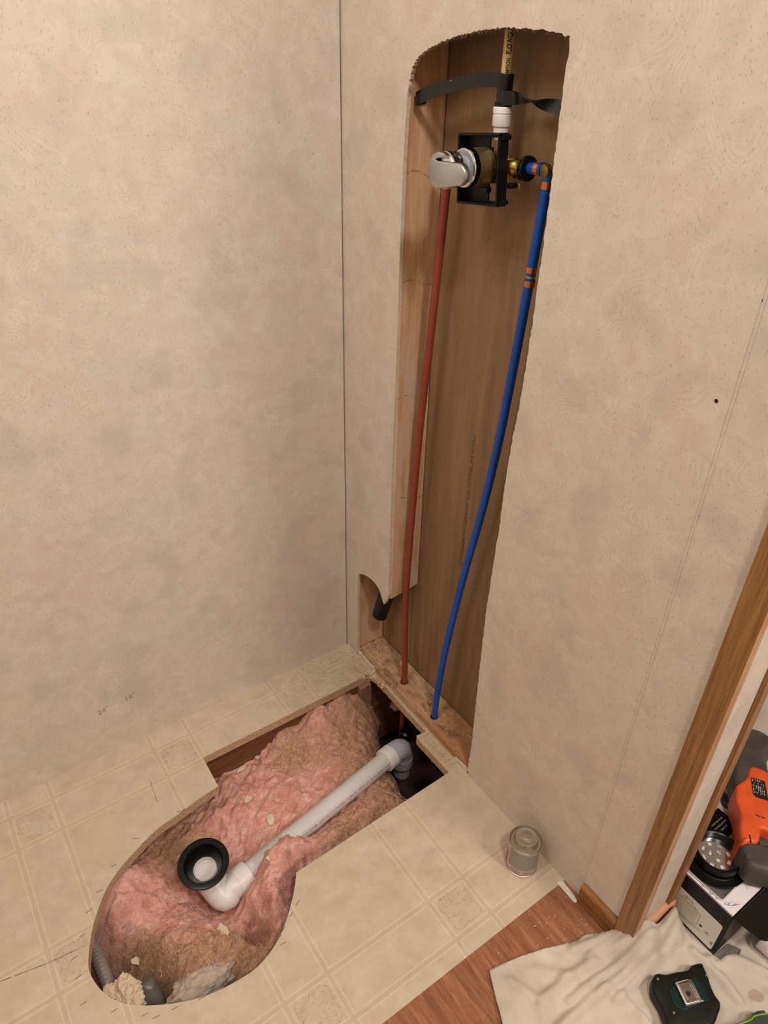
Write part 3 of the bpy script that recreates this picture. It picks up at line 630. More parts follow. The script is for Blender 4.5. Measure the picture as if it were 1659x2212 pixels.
tag(link('sawdust', bm, M['dust']), 'fine tan sawdust specks sprinkled on the insulation', 'sawdust', kind='stuff')
def pl(r):
    k = r.random()
    if k < .25: return r.gauss(.045, .02), r.gauss(-.085, .03)
    if k < .5: return min(.09, r.gauss(.083, .006)), r.uniform(-.36, -.17)
    if k < .62: return r.gauss(.045, .02), r.gauss(-.17, .03)
    if k < .8: return min(.09, r.gauss(.07, .015)), r.gauss(-.47, .04)
    return r.uniform(.01, .09), r.uniform(-.54, -.05)
bm = bmesh.new(); flakes(bm, 4200, lambda r: (lambda p: (max(.009, min(.091, p[0])), max(-.58, min(-.055, p[1]))))(pl(r)), .0003, .0015, lambda x, y: .0192, 32)
tag(link('sawdust', bm, M['dust']), 'sawdust and wood crumbs lying along the bottom plate inside the wall', 'sawdust', kind='stuff')
def nf(r):
    k = r.random()
    if k < .55: return -.018+r.gauss(0, .008), r.uniform(-.51, -.395)
    if k < .8: return -.03+r.gauss(0, .02), r.gauss(-.10, .02)
    return r.uniform(-.25, -.02), r.uniform(-.12, -.01)
bm = bmesh.new(); flakes(bm, 800, lambda r: (lambda p: (max(-.30, min(-.003, p[0])), max(-.51, min(-.004, p[1]))))(nf(r)), .0004, .0020, lambda x, y: .0002, 33)
tag(link('sawdust', bm, M['dust']), 'sawdust and chips on the vinyl around the floor notch and corner', 'sawdust', kind='stuff')
bm = bmesh.new(); flakes(bm, 130, lambda r: (r.gauss(-.06, .09), -.96+r.gauss(0, .04)), .0004, .0014, lambda x, y: .0001, 34)
tag(link('plaster_specks', bm, M['white']), 'white plaster specks scattered on the brown laminate floor', 'specks', kind='stuff')

# vinyl and gypsum scraps lying on the insulation
def chip(px, sx, sy, rot, seed, label, mat='scrap', lift=0.003, th=0.0018):
    rnd = random.Random(seed); q = Vector(px); z = wool_h(q.x, q.y)+lift
    ol_ = [(sx*math.cos(a)*rnd.uniform(.7, 1.15), sy*math.sin(a)*rnd.uniform(.7, 1.15)) for a in [2*PI*(k+rnd.uniform(-.3, .3))/6 for k in range(6)]]
    bm = prism([ol_], 'z', 0, th, side=0); Mx = Matrix.Translation((q.x, q.y, z)) @ Matrix.Rotation(rot, 4, 'Z') @ Matrix.Rotation(rnd.uniform(-.35, .35), 4, 'X')
    bmesh.ops.transform(bm, matrix=Mx, verts=bm.verts)
    return tag(link('vinyl_scrap', bm, M[mat], bevel=0.0004), label, 'scrap', 'torn scraps lying on the insulation')
CH = [(-0.4203,-0.1398,-0.085),(-0.3729,-0.1363,-0.085),(-0.4543,-0.2516,-0.085),(-0.4305,-0.3204,-0.085),(-0.6386,-0.5168,-0.085),(-0.8057,-0.4389,-0.085),(-0.4971,-0.4522,-0.085),(-0.3067,-0.1915,-0.085),(-0.294,-0.2089,-0.085)]
chip(CH[0], .018, .011, .3, 1, 'grey white torn scrap on the insulation next to the joist')
chip(CH[1], .010, .006, -.6, 2, 'small cream scrap just right of the grey torn scrap by the joist')
chip(CH[2], .014, .009, .5, 3, 'greenish beige square scrap above the middle of the white drain pipe')
chip(CH[3], .010, .017, -.3, 4, 'cream ragged scrap close beside the white drain pipe')
chip(CH[4], .012, .022, .2, 5, 'pale ragged scrap below the black drain flange')
chip(CH[5], .018, .009, -.7, 6, 'small white scrap on the insulation above the crumpled paper')
chip(CH[6], .006, .009, .1, 7, 'tiny cream scrap on the pink mound covering the pipe')
# lower left corner of the hole: hoses, board, crumpled paper, grey wool
q = [(-0.8741,-0.3938,-0.09),(-0.872,-0.4438,-0.09),(-0.8687,-0.5024,-0.09),(-0.8041,-0.5182,-0.09),(-0.8509,-0.5126,-0.09),(-0.7185,-0.5725,-0.09),(-0.8958,-0.417,-0.09),(-0.7556,-0.5676,-0.09),(-0.6974,-0.6373,-0.09)]
dp = spline([Vector(q[0])+Vector((0, 0, 0.01)), q[1], Vector(q[2])-Vector((0, 0, 0.01))], 24)
bm = bmesh.new(); tube(bm, dp, [0.0135+0.0008*math.sin(k*1.9) for k in range(len(dp))], 20)
tag(link('ribbed_hose', bm, M['duct'], smooth=True), 'ribbed grey plastic hose under the left rim of the floor hole', 'hose')
bm = bmesh.new(); c_ = Vector(q[3]); lathe(bm, c_+Vector((0.0, -0.045, -0.05)), Vector((-0.04, 0.5, 0.55)), [(0, .020), (.06, .021), (.068, .0195), (.074, .012), (.076, 0)], 28)
tag(link('smoky_tube', bm, M['smoke'], smooth=True), 'smoky plastic tube end beside the crumpled paper in the hole', 'tube')
bm = B(-.022, .022, -.07, .05, -.02, 0.0); bmesh.ops.transform(bm, matrix=Matrix.Translation(Vector(q[6])+Vector((.012, -.01, -.03))) @ Matrix.Rotation(.2, 4, 'Z'), verts=bm.verts)
tag(link('wood_block', bm, M['joist'], bevel=0.002), 'dark board end beneath the left rim of the hole, left of the ribbed hose', 'block')
def blob(name, c, sc, mat, seed, amp, label, cat, freq=2.2, sub=5, kind=None, sharp=False):
    bm = bmesh.new(); bmesh.ops.create_icosphere(bm, subdivisions=sub, radius=1)
    for v in bm.verts:
        d_ = v.co.normalized(); k = noise.noise(d_*freq+Vector((seed, 0, 0)))
        k2 = abs(noise.noise(d_*freq*2.3+Vector((0, seed, 0)))) if sharp else noise.noise(d_*freq*3+Vector((0, seed, 0)))
        r_ = 1+amp*k+amp*0.7*(0.4-k2)+amp*.3*noise.noise(d_*freq*7)
        v.co = Vector((d_.x*sc[0], d_.y*sc[1], d_.z*sc[2]))*r_+Vector(c)
    return tag(link(name, bm, mat, smooth=not sharp), label, cat, kind=kind)
blob('crumpled_paper', Vector(q[4])+Vector((.0, -.012, .0)), (.034, .040, .024), M['gcrumb'], 3, .5, 'crumpled cream gypsum paper at the lower left rim of the floor hole', 'paper', 1.7, 5, sharp=True)
blob('grey_wool', Vector(q[5])+Vector((0, -.012, .0)), (.062, .032, .026), M['gwool'], 9, .22, 'wad of grey fluff under the front rim of the floor hole', 'fluff', 2.4)
blob('grey_wool', Vector(q[7])+Vector((0, -.02, -.03)), (.04, .03, .02), M['gwool'], 12, .25, 'small dark grey wad beside the crumpled paper, left of the big grey one', 'fluff', 2.4)

# ================================================================ PLUMBING
# drain pipe
dp_ = empty('drain_pipe', A0, 'long white drain pipe with red print lying on the pink insulation', 'pipe')
bm = bmesh.new(); tube(bm, [A0.lerp(A1, k/10) for k in range(11)], 0.0242, 40)
link('pipe', bm, M['pvc'], dp_, smooth=2)
SD = Vector((-AD.y, AD.x, 0)); SD = SD if SD.y < 0 else -SD
fn = cyl_fn(A0, AD, SD, (0, 0, 1), 0.0244, math.radians(58))
bm = bmesh.new(); fn2 = lambda a, b: fn(a+0.030, b)
text(bm, '23\u00b0C NSF\u00ae Pw-G  U.P.Code  ASTM D 1785-21a  \u24b8 CP-110-P  MADE IN U.S.A.   07/13', fn2, 0.0085, 0.345, 0.004)
link('pipe_print', bm, M['redink'], dp_)
# elbow at the upper end: hub, bend, hub going down
DN = Vector((0.03, 0.02, -1)).normalized(); E0 = A0+AD*-0.012
el = empty('pipe_elbow', E0, 'grey white elbow fitting turning the drain pipe down beneath the bottom plate', 'elbow')
bm = bmesh.new(); lathe(bm, A0+AD*0.030, -AD, [(0, .0245), (0, .0300), (.0015, .0308), (.030, .0312), (.0305, .0302), (.031, .0300)], 44)
link('hub', bm, M['pvcw'], el, smooth=2)
bm = bmesh.new(); bc = []; cc = E0+DN*0.030
for k in range(13):
    a = PI/2*k/12; bc.append(cc-DN*0.030*math.cos(a)-AD*0.030*math.sin(a))
tube(bm, [A0+AD*0.004]+bc+[bc[-1]+DN*0.012], 0.0298, 40)
link('bend', bm, M['pvcg'], el, smooth=2)
bm = bmesh.new(); lathe(bm, bc[-1]+DN*0.006, DN, [(0, .0300), (0, .0312), (.03, .0314), (.040, .0300), (.046, .024), (.08, .024)], 44)
link('hub', bm, M['pvcg'], el, smooth=2)
# black flange with adapter
F0 = Vector((-0.6200, -0.3755, -0.042)); FN = Vector((-0.08, -0.12, 1)).normalized()
fg = empty('drain_flange', F0, 'black round drain flange on white fitting standing in the insulation', 'flange')
bm = bmesh.new(); lathe(bm, F0, -FN, [(.004, .0565), (.001, .0572), (-.0015, .0565), (-.002, .055), (-.002, .0435), (.0, .0415), (.012, .036), (.022, .0285), (.030, .0265), (.036, .0265), (.036, .030), (.020, .034), (.006, .045), (.004, .0565)], 64)
link('flange_ring', bm, M['black'], fg, smooth=2)
u, v = frame(FN)
for k in range(8):
    a = 2*PI*(k+.3)/8; link('screw_hole', lathe(bmesh.new(), F0+(u*math.cos(a)+v*math.sin(a))*0.0495+FN*0.0021, FN, [(0, .0018), (.0002, 0)], 10), M['ink'], fg)
bm = bmesh.new(); lathe(bm, F0-FN*0.018, -FN, [(0.010, .0262), (.030, .0262), (.032, .0238), (.048, .0228), (.049, .0195), (.056, .0195), (.056, 0)], 44)
link('adapter_sleeve', bm, M['pvcw'], fg, smooth=2)
# white elbow body below the flange, joining the pipe
tb = empty('trap_elbow', F0-FN*0.06, 'white elbow fitting between the black flange and the drain pipe', 'elbow')
bm = bmesh.new(); p0 = F0-FN*0.030; p1 = Vector((-0.6150, -0.382, -0.092)); p3 = A0+AD*0.508; p2 = A0+AD*0.538+Vector((0, 0, -0.008))
path = spline([p0, p0.lerp(p1, .5), p1, p2, p3+AD*.014+Vector((0, 0, -.003)), p3, p3-AD*.010], 6)
rad = [.0335 if k < 14 else .0335-.0028*min(1, (k-14)/8) for k in range(len(path))]
tube(bm, path, rad, 40, cap=False); link('bend', bm, M['pvcw'], tb, smooth=2)
for t, rr in ((9, .0345), (13, .0345)):
    link('rib', tube(bmesh.new(), [path[t], path[t].lerp(path[t+1], .3)], rr, 40), M['pvcw'], tb, smooth=2)
bm = bmesh.new(); lathe(bm, p3-AD*0.002, -AD, [(0, .027), (0, .0322), (.034, .0322), (.036, .027)], 40); bm2 = bm
link('hub', bm, M['pvcw'], tb, smooth=2)

# red and blue supply pipes
rp = spline([(0.040, -0.232, -0.22), (0.040, -0.232, 0.0), (0.040, -0.2285, 0.10), (0.040, -0.2195, 0.287), (0.041, -0.2225, 0.468), (0.044, -0.2335, 0.767), (0.045, -0.253, 1.016), (0.045, -0.268, 1.213), (0.045, -0.276, 1.315)], 10)
# keep a smooth bow between the base and the first third
bm = bmesh.new(); tube(bm, rp, 0.0081, 20)
tag(link('red_supply_pipe', bm, M['red'], smooth=2), 'dull red flexible water pipe rising from the bottom plate to the valve', 'pipe')
bp = spline([(0.080, -0.376, -0.20), (0.050, -0.376, -0.08), (0.036, -0.376, -0.01), (0.035, -0.3738, 0.07), (0.040, -0.3808, 0.22), (0.0455, -0.3935, 0.356), (0.050, -0.4135, 0.511), (0.050, -0.4475, 0.703), (0.050, -0.4695, 0.863), (0.050, -0.4835, 1.017), (0.050, -0.4960, 1.183), (0.050, -0.5045, 1.304), (0.050, -0.5060, 1.322)], 10)
bl = empty('blue_supply_pipe', (0.035, -0.376, 0.0), 'bright blue water pipe with copper crimp rings rising to the right of the valve', 'pipe')
bm = bmesh.new(); tube(bm, bp, 0.0083, 20); link('pipe', bm, M['blue'], bl, smooth=2)
def ring(c, d, w_, r_, mat, par, name='crimp_ring'):
    bm = bmesh.new(); c = Vector(c); d = Vector(d).normalized(); lathe(bm, c-d*w_/2, d, [(0, .0075), (0, r_), (w_, r_), (w_, .0075)], 28); return link(name, bm, M[mat], par, smooth=2)
dd_ = Vector((0, -0.0085, 0.121))
RC = [(0.05,-0.4966,1.1968),(0.05,-0.4966,1.1856),(0.05,-0.4965,1.1744),(0.05,-0.5055,1.3243)]
ring(RC[0], dd_, .010, .0094, 'copper', bl); ring(RC[2], dd_, .010, .0094, 'copper', bl)
ring(RC[1], dd_, .0035, .0088, 'brassd', bl, 'coupling_rib')
for s_, a in zip(('PEX', 'PEX'), (RC[0], RC[2])):
    bm = bmesh.new(); text(bm, s_, cyl_fn(Vector(a)+Vector((0, 0, -.0025)), (0.57, -0.82, 0), (0, 0, 1), (-.82, -.57, 0), .0096, 0), .005) if False else bm.free()
ring(Vector(RC[3])+Vector((0, 0, 0)), (0, 0, 1), .011, .0097, 'copper', bl)
ring(Vector(RC[3])+Vector((0, 0, .010)), (0, 0, 1), .007, .0088, 'blue', bl, 'pipe_end')
# brass elbow joining blue pipe to the valve
eb = empty('brass_elbow', (0.05, -0.506, 1.344), 'small brass elbow at the top of the blue pipe beside the opening edge', 'elbow')
bm = bmesh.new(); tube(bm, spline([(0.05, -0.5055, 1.328), (0.05, -0.5060, 1.338), (0.0497, -0.5015, 1.3455), (0.049, -0.494, 1.3455)], 6), .0082, 22); lathe(bm, (0.046, -0.5045, 1.343), (-1, 0, 0), [(-.006, .0085), (.005, .0085), (.006, .007), (.006, 0)], 20)
link('elbow_body', bm, M['brasso'], eb, smooth=2)
ring((.0485, -.4935, 1.345), (0, 1, 0), .004, .0098, 'blue', eb, 'collar')
ring((.0480, -.4865, 1.3447), (0, 1, 0), .009, .0097, 'copper', eb)
bm = bmesh.new(); tube(bm, [(.048, -.484, 1.3445), (.0465, -.462, 1.343)], .0087, 22); link('pipe_stub', bm, M['blue'], eb, smooth=2)

# ---------------- shower valve
VC = Vector((0.03, -0.388, 1.338))
vv_ = empty('shower_valve', VC, 'brass shower mixing valve with brushed lever handle in black bracket', 'valve')
def part(name, bm, m, **k): return link(name, bm, M[m], vv_, **k)
bm = bmesh.new(); lathe(bm, (-0.0075, VC.y, VC.z), (1, 0, 0), [(0, .0272), (.034, .0276), (.038, .024), (.052, .022), (.054, 0)], 44); part('valve_body', bm, 'brassd', smooth=2)
bm = bmesh.new(); lathe(bm, (-0.0195, VC.y, VC.z), (1, 0, 0), [(.002, .0225), (0, .0262), (.0008, .0280), (.003, .0290)], 52); part('sleeve_rim', bm, 'chromes', smooth=2)
bm = bmesh.new(); lathe(bm, (-0.0195, VC.y, VC.z), (1, 0, 0), [(.003, .0290), (.0125, .0288), (.0130, .0260)], 52); part('sleeve', bm, 'chromerefl', smooth=2)
bm = bmesh.new(); lathe(bm, (-0.0183, VC.y, VC.z), (1, 0, 0), [(0, .0), (0, .0228), (.001, .0235)], 44); part('face_disc', bm, 'palegrey', smooth=2)
bm = bmesh.new(); lathe(bm, (-0.036, VC.y, VC.z), (1, 0, 0), [(0, .015), (.016, .0160), (.018, .018)], 36); part('stem', bm, 'palegrey', smooth=2)
HK = Vector((-0.060, VC.y, VC.z-.001))
bm = bmesh.new(); lathe(bm, HK, (1, 0, 0), [(0, 0), (0, .0235), (.0015, .0262), (.004, .0275), (.022, .0265), (.026, .024), (.026, 0)], 52); part('handle_hub', bm, 'chromes', smooth=2)
# lever: flat capsule on the front of the hub, reaching to the right
yc, zc, rl = HK.y, HK.z-.0025, .0158
lo = []
for k in range(13): a = PI/2+PI*k/12-PI; lo.append((yc-.044+.0-rl*math.cos(a), zc-.004+rl*math.sin(a)))
lo = [(yc-.040-rl*math.cos(a), zc-.003+rl*.95*math.sin(a)) for a in [-PI/2+PI*k/12 for k in range(13)]]
lo += [(yc+.004+.0225*math.cos(a), HK.z+.0265*math.sin(a)+0.0) for a in [PI*.40-PI*.98*k/14 for k in range(15)]]
lo2 = [(yc-.0465-rl*math.cos(a), zc+.0025+rl*math.sin(a)) for a in [-PI/2+PI*k/12 for k in range(13)]]
lo2 += [(yc-.020, zc+.0172), (yc+.005, zc+.0160), (yc+.011, zc+.0176), (yc+.004, zc+.0197), (yc-.005, zc+.0206), (yc-.0105, zc+.0222), (yc-.0130, zc+.0245)]
lo2 += [(yc+.0265*math.cos(a), HK.z+.0265*math.sin(a)) for a in [PI*.645-PI*1.12*k/18 for k in range(19)]]
bm = bmesh.new(); P2 = [Vector((p[0], p[1])) for p in lo2]
rings_ = []
m_ = len(P2); ar = sum(P2[i].x*P2[(i+1) % m_].y-P2[(i+1) % m_].x*P2[i].y for i in range(m_))
for off, xx in ((0.0, -.0585), (0.0, -.0655), (.0006, -.0672), (.0018, -.0680)):
    rg = []
    for i in range(m_):
        t = (P2[(i+1) % m_]-P2[i-1]).normalized(); nn_ = Vector((t.y, -t.x)) if ar > 0 else Vector((-t.y, t.x))
        q_ = P2[i]-nn_*off; rg.append(bm.verts.new((xx, q_.x, q_.y)))
    rings_.append(rg)
for a_, b_ in zip(rings_, rings_[1:]):
    for i in range(m_): bm.faces.new([a_[i], a_[(i+1) % m_], b_[(i+1) % m_], b_[i]])
for rg in (rings_[0], rings_[-1]):
    for t in geometry.tessellate_polygon([[Vector((v.co.y, v.co.z, 0)) for v in rg]]): bm.faces.new([rg[i] for i in t])
part('lever', bm, 'chrome', smooth=2)
# black plaster bracket, rolled about four degrees
GR = Matrix.Translation((0, -0.3885, 1.3335)) @ Matrix.Rotation(math.radians(-5), 4, 'X') @ Matrix.Translation((0, 0.3885, -1.3335))
def gb(bm, x0, x1, ya, yb, za, zb): return box(bm, x0, x1, -0.3885+ya, -0.3885+yb, 1.3335+za, 1.3335+zb, M=GR)
bm = bmesh.new(); Wd, Hh = .049, .0520
gb(bm, .010, .031, -Wd, Wd, Hh-.0035, Hh); gb(bm, .010, .031, -Wd, Wd, -Hh, -Hh+.0035)
gb(bm, .010, .031, Wd-.0035, Wd, -Hh+.0035, Hh-.0035); gb(bm, .010, .031, -Wd, -Wd+.0035, -Hh+.0035, Hh-.0035)
part('bracket_frame', bm, 'blackm', bevel=.001)
bm = bmesh.new()
gb(bm, .028, .0308, -.010, Wd-.003, -Hh+.003, Hh-.003); gb(bm, .028, .0308, -Wd+.003, -.036, -Hh+.003, Hh-.003)
gb(bm, .028, .0308, -.036, -.010, .045, Hh-.003); gb(bm, .028, .0308, -.036, -.010, -Hh+.003, -.046)
gb(bm, .028, .0308, -.036, -.010, -.020, .022); gb(bm, .028, .0308, -.016, -.010, .022, .032); gb(bm, .028, .0308, -.036, -.028, .022, .028)
gb(bm, .028, .0308, -.036, -.026, -.040, -.028); gb(bm, .020, .0308, -.014, .006, -.034, -.026)
part('bracket_back', bm, 'blackm', bevel=.0008)
for ya, za in ((Wd+.001, Hh-.004), (Wd+.001, -Hh+.004), (-Wd-.001, Hh-.006), (-Wd-.001, -Hh+.006)):
    c_ = GR @ Vector((.015, -0.3885+ya, 1.3335+za)); part('bracket_lug', lathe(bmesh.new(), c_, (1, 0, 0), [(0, 0), (0, .0042), (.016, .0042), (.016, 0)], 14), 'blackm', smooth=2)
# ports
bm = bmesh.new(); lathe(bm, (.046, -.400, 1.3415), (0, -1, -0.02), [(0, .0125), (.016, .0125), (.019, .0160), (.028, .0160), (.030, .0140), (.036, .0140), (.038, .0160), (.046, .0155), (.048, .0140), (.054, .0140), (.056, .0165), (.061, .0165), (.061, 0)], 24); part('union_nut', bm, 'brass', smooth=2)
bm = bmesh.new(); lathe(bm, (.046, -.4605, 1.3425), (0, -1, 0), [(0, .010), (-.001, .0175), (.003, .0188), (.008, .018), (.009, .0100)], 36); part('collar', bm, 'black', smooth=2)
bm = bmesh.new(); lathe(bm, (.046, -.366, 1.335), (0, 1, 0), [(0, .0125), (.03, .0125), (.03, .014), (.058, .014), (.058, .010), (.088, .010)], 24)
tube(bm, spline([(.046, -.285, 1.335), (.0455, -.277, 1.333), (.045, -.276, 1.322), (.045, -.276, 1.310)], 6), .0086, 18); part('hot_port', bm, 'brassd', smooth=2)
bm = bmesh.new(); gbm = gb(bm, .030, .044, -.060, -.049, -.026, -.018); part('stop_tab', bm, 'blackm', bevel=.0015)
bm = bmesh.new(); q = [(0.05,-0.4156,1.3154),(0.05,-0.4304,1.3167),(0.05,-0.4451,1.318),(0.05,-0.4474,1.3163),(0.05,-0.4477,1.3089)]; tube(bm, q, .0009, 8); q = [(0.05,-0.4392,1.3152),(0.05,-0.4376,1.3123),(0.05,-0.4401,1.3099)]; tube(bm, q, .0006, 6); part('retaining_clip', bm, 'brassd', smooth=2)
bm = bmesh.new(); tube(bm, [(0.046,-0.4248,1.3564),(0.046,-0.4263,1.3532),(0.046,-0.4216,1.3501)], .0008, 8); part('small_pin', bm, 'steel', smooth=2)
# white push coupling and cream riser
TR = Vector((0.050, -0.3925, 1.376))
wc = empty('push_coupling', TR, 'white push-fit coupling with black collar on top of the valve', 'coupling')
bm = bmesh.new(); lathe(bm, TR, (0, 0, 1), [(0, .0155), (.004, .0155), (.005, .0118), (.018, .0118), (.0185, .0142), (.020, .0147), (.034, .0147), (.0345, .0140), (.036, .0138), (.0365, .0150), (.044, .0152), (.0455, .0142), (.0455, .009)], 40); link('coupling_body', bm, M['pvcw'], wc, smooth=2)
bm = bmesh.new(); lathe(bm, TR+Vector((0, 0, .0455)), (0, 0, 1), [(0, .0135), (.0055, .0135), (.006, .010)], 32); link('collar', bm, M['blackm'], wc, smooth=2)
bm = bmesh.new(); box(bm, .044, .056, -.4085, -.4055, 1.355, 1.380); link('clip_tab', bm, M['pvcw'], wc, bevel=.001)
RX, RY = 0.0500, -0.3925
cr = empty('cream_riser_pipe', (RX, RY, 1.42), 'cream rigid pipe with black lettering rising above the valve', 'pipe')
bm = bmesh.new(); tube(bm, [(RX, RY, 1.425), (RX, RY, 1.75), (RX, RY, 2.1)], .0082, 28); link('pipe', bm, M['cpvc'], cr, smooth=2)
cdir = Vector((-.882, -.942, 0)).normalized(); lft = Vector((-cdir.y, cdir.x, 0)); lft = lft if lft.y > 0 else -lft
bm = bmesh.new(); f1_ = cyl_fn((RX, RY, 1.4538), (0, 0, 1), lft, cdir, .0088, math.radians(-26))
text(bm, 'THOMPSON', f1_, .0088, .031, .008)
f2_ = cyl_fn((RX, RY, 1.4899), (0, 0, 1), lft, cdir, .0088, math.radians(-30))
text(bm, 'FLOWGUARD', f2_, .0112, .046, .035)
link('pipe_print', bm, M['ink'], cr)
# black pipe strap
st = empty('pipe_strap', (0.05, -0.392, 1.445), 'black plastic strap wrapped round the cream pipe and nailed to the stud', 'strap')
def ribbon(pts, ups, hw, th, name, mat='strapb', par=st):
    bm = bmesh.new(); P = spline(pts, 8); U = spline(ups, 8); rs = []
    for i, p in enumerate(P):
        t = (P[min(i+1, len(P)-1)]-P[max(0, i-1)]).normalized(); u = Vector(U[i]); u = (u-t*u.dot(t)).normalized(); s_ = t.cross(u)
        rs.append([bm.verts.new(p+u*a*hw+s_*b*th/2) for a, b in ((-1, -1), (-.9, -1.0), (.9, -1), (1, -1), (1, 1), (-1, 1))])
    for a, b in zip(rs, rs[1:]):
        for k in range(6): bm.faces.new([a[k], a[(k+1) % 6], b[(k+1) % 6], b[k]])
    bm.faces.new(rs[0]); bm.faces.new(rs[-1][::-1]); return link(name, bm, M[mat], par, smooth=2)
Z1 = (0, 0, 1)
ribbon([(.044, -.2025, 1.4235), (.030, -.2032, 1.4215), (.021, -.207, 1.421), (.017, -.216, 1.4235), (.018, -.250, 1.434), (.024, -.300, 1.446), (.030, -.345, 1.4535), (.037, -.378, 1.457), (.038, -.392, 1.456), (.0435, -.4015, 1.4545), (.053, -.405, 1.453)],
       [(.2, .1, 1)]*3+[(0, .1, 1)]*3+[(0, .05, 1)]*5, .0098, .0016, 'strap_band')
bm = bmesh.new(); lathe(bm, (RX, RY, 1.424), (0, 0, 1), [(0, .0090), (0, .0112), (.020, .0118), (.0215, .0122), (.041, .0122), (.041, .0088)], 36); link('strap_loop', bm, M['strapb'], st, smooth=2)
ribbon([(.048, -.380, 1.430), (.040, -.3955, 1.432), (.044, -.410, 1.434), (.050, -.430, 1.4345), (.054, -.455, 1.4325), (.058, -.480, 1.429), (.062, -.510, 1.4255), (.066, -.545, 1.4225), (.070, -.580, 1.4190)],
       [(0, 0, 1), (0, 0, 1), (-.1, 0, 1), (-.75, 0, .75), (-1, 0, -.05), (-.65, 0, -.75), (-.25, 0, -1), (-.1, 0, -1), (0, 0, -1)], .0098, .0016, 'strap_tail')
for p in ((.041, -.3975, 1.430), (.019, -.300, 1.452), (.0295, -.330, 1.456)): link('nail_head', lathe(bmesh.new(), p, (-1, -.3, 0), [(0, .0012), (.0014, .001), (.0016, 0)], 10), M['steel'], st)
# black vent pipe hanging in the cavity
q = [(0.04,-0.1054,0.1699)][0]
bm = bmesh.new(); d_ = Vector((.16, -.16, 1)).normalized(); lathe(bm, q, d_, [(.010, .0185), (0, .0190), (0, .0212), (.065, .0212), (.067, .0222), (.13, .0222), (.13, 0)], 40)
tag(link('vent_pipe', bm, M['black'], smooth=2), 'short black plastic pipe end hanging behind the arched cutout', 'pipe')
# grey stub and hook visible in the dark below the plate
q = [(0.0368,-0.2567,-0.16)][0]; bm = bmesh.new(); lathe(bm, Vector(q)-Vector((0, 0, .03)), (0, 0, 1), [(0, .018), (.03, .018), (.032, .015), (.034, .0115), (.02, .0115)], 24)
tag(link('pipe_clamp', bm, M['black'], smooth=2), 'dark round pipe clamp deep under the plate around the red pipe', 'clamp')

# ================================================================ SMALL THINGS ON THE VINYL
ST = [(-0.511,-0.5793,0),(-0.4981,-0.5916,0),(-0.5198,-0.6054,0),(-0.5483,-0.6226,0),(-0.5631,-0.6309,0),(-0.5609,-0.6463,0),(-0.5949,-0.6388,0),(-0.6332,-0.6455,0),(-0.6756,-0.6493,0),(-0.7325,-0.6468,0),(-0.78,-0.6348,0),(-0.8293,-0.6139,0),(-0.8138,-0.6289,0),(-0.8731,-0.5757,0),(-0.9111,-0.4808,0),(-0.9167,-0.5321,0),(-0.8294,-0.3372,0),(-0.7881,-0.298,0),(-0.8596,-0.3664,0),(-0.7147,-0.283,0),(-0.8838,-0.4072,0),(-0.9093,-0.4421,0),(-0.5437,-0.251,0),(-0.6147,-0.2563,0)]
bm = bmesh.new(); box(bm, -.0062, .0062, -.00055, .00055, 0, .0007)
sp0 = link('staple', bm, M['staple'], bevel=.0002)
for k, p in enumerate(ST):
    o = sp0 if k == 0 else sp0.copy()
    if k: COL.objects.link(o)
    o.location = (p[0], p[1], 0.0001); o.rotation_euler = (0, 0, random.Random(k).gauss(0.05, .12) if p[0] < -.56 else .45)
    tag(o, 'thin grey steel staple pressed into the vinyl around the rim of the floor hole', 'staple', 'staples around the floor hole')
# wall flaw: tin of solvent cement
can = empty('solvent_can', (-.0500, -.7900, 0), 'small silver tin with grey label and screw cap on the vinyl by the wall', 'can')
bm = bmesh.new(); O = Vector((-.05, -.79, 0)); lathe(bm, O, (0, 0, 1), [(0.0, 0), (0, .0335), (.001, .0350), (.0035, .0348), (.004, .0338), (.0795, .0338), (.0800, .0350), (.0830, .0352), (.0840, .0342), (.0820, .0325), (.0805, .0315), (.0805, .0265), (.0805, 0)], 64); link('tin', bm, M['steel'], can, smooth=2)
cd_ = Vector((-.78, -.54, 0))
def sect(z0, z1, a0, a1, m, r_=.03405):
    bm = bmesh.new(); lathe(bm, O, (0, 0, 1), [(z0, r_-.0003), (z0, r_), (z1, r_), (z1, r_-.0003)], 40, math.radians(a0), math.radians(a1), u=cd_); return link('label', bm, M[m], can, smooth=2)
sect(.0060, .0780, -170, 170, 'canpale'); sect(.0062, .0085, -169, 169, 'canred', .0342); sect(.024, .0775, -52, 70, 'canlab', .0342)
sect(.011, .052, -100, -62, 'canred', .0342); sect(.0125, .0195, -35, 5, 'canlab', .0342); sect(.0125, .0195, 10, 45, 'canlab', .0342)
bm = bmesh.new(); lathe(bm, O+Vector((0, 0, .0800)), (0, 0, 1), [(0, .0250), (.0020, .0262), (.0030, .0250), (.0060, .0240), (.0150, .0238), (.0172, .0228), (.0178, .0200), (.0172, .0188), (.0172, .0075), (.0178, .0065), (.0178, .0050), (.0168, .0042), (.0168, 0)], 64); link('cap', bm, M['steel'], can, smooth=2)
bm = bmesh.new()
def rim_text(s, r_, a0, sz):
    vs_, fs_ = text2d(s); nv = [bm.verts.new(O+Vector((math.cos(a0-v.x*sz/r_)*(r_+v.y*sz), math.sin(a0-v.x*sz/r_)*(r_+v.y*sz), .0974+.0003))) for v in vs_]
    for f_ in fs_:
        try: bm.faces.new([nv[i] for i in f_])
        except ValueError: pass
rim_text('CLOSE TIGHTLY', .0125, 2.6, .0050)
link('cap_lettering', bm, M['chromes'], can)

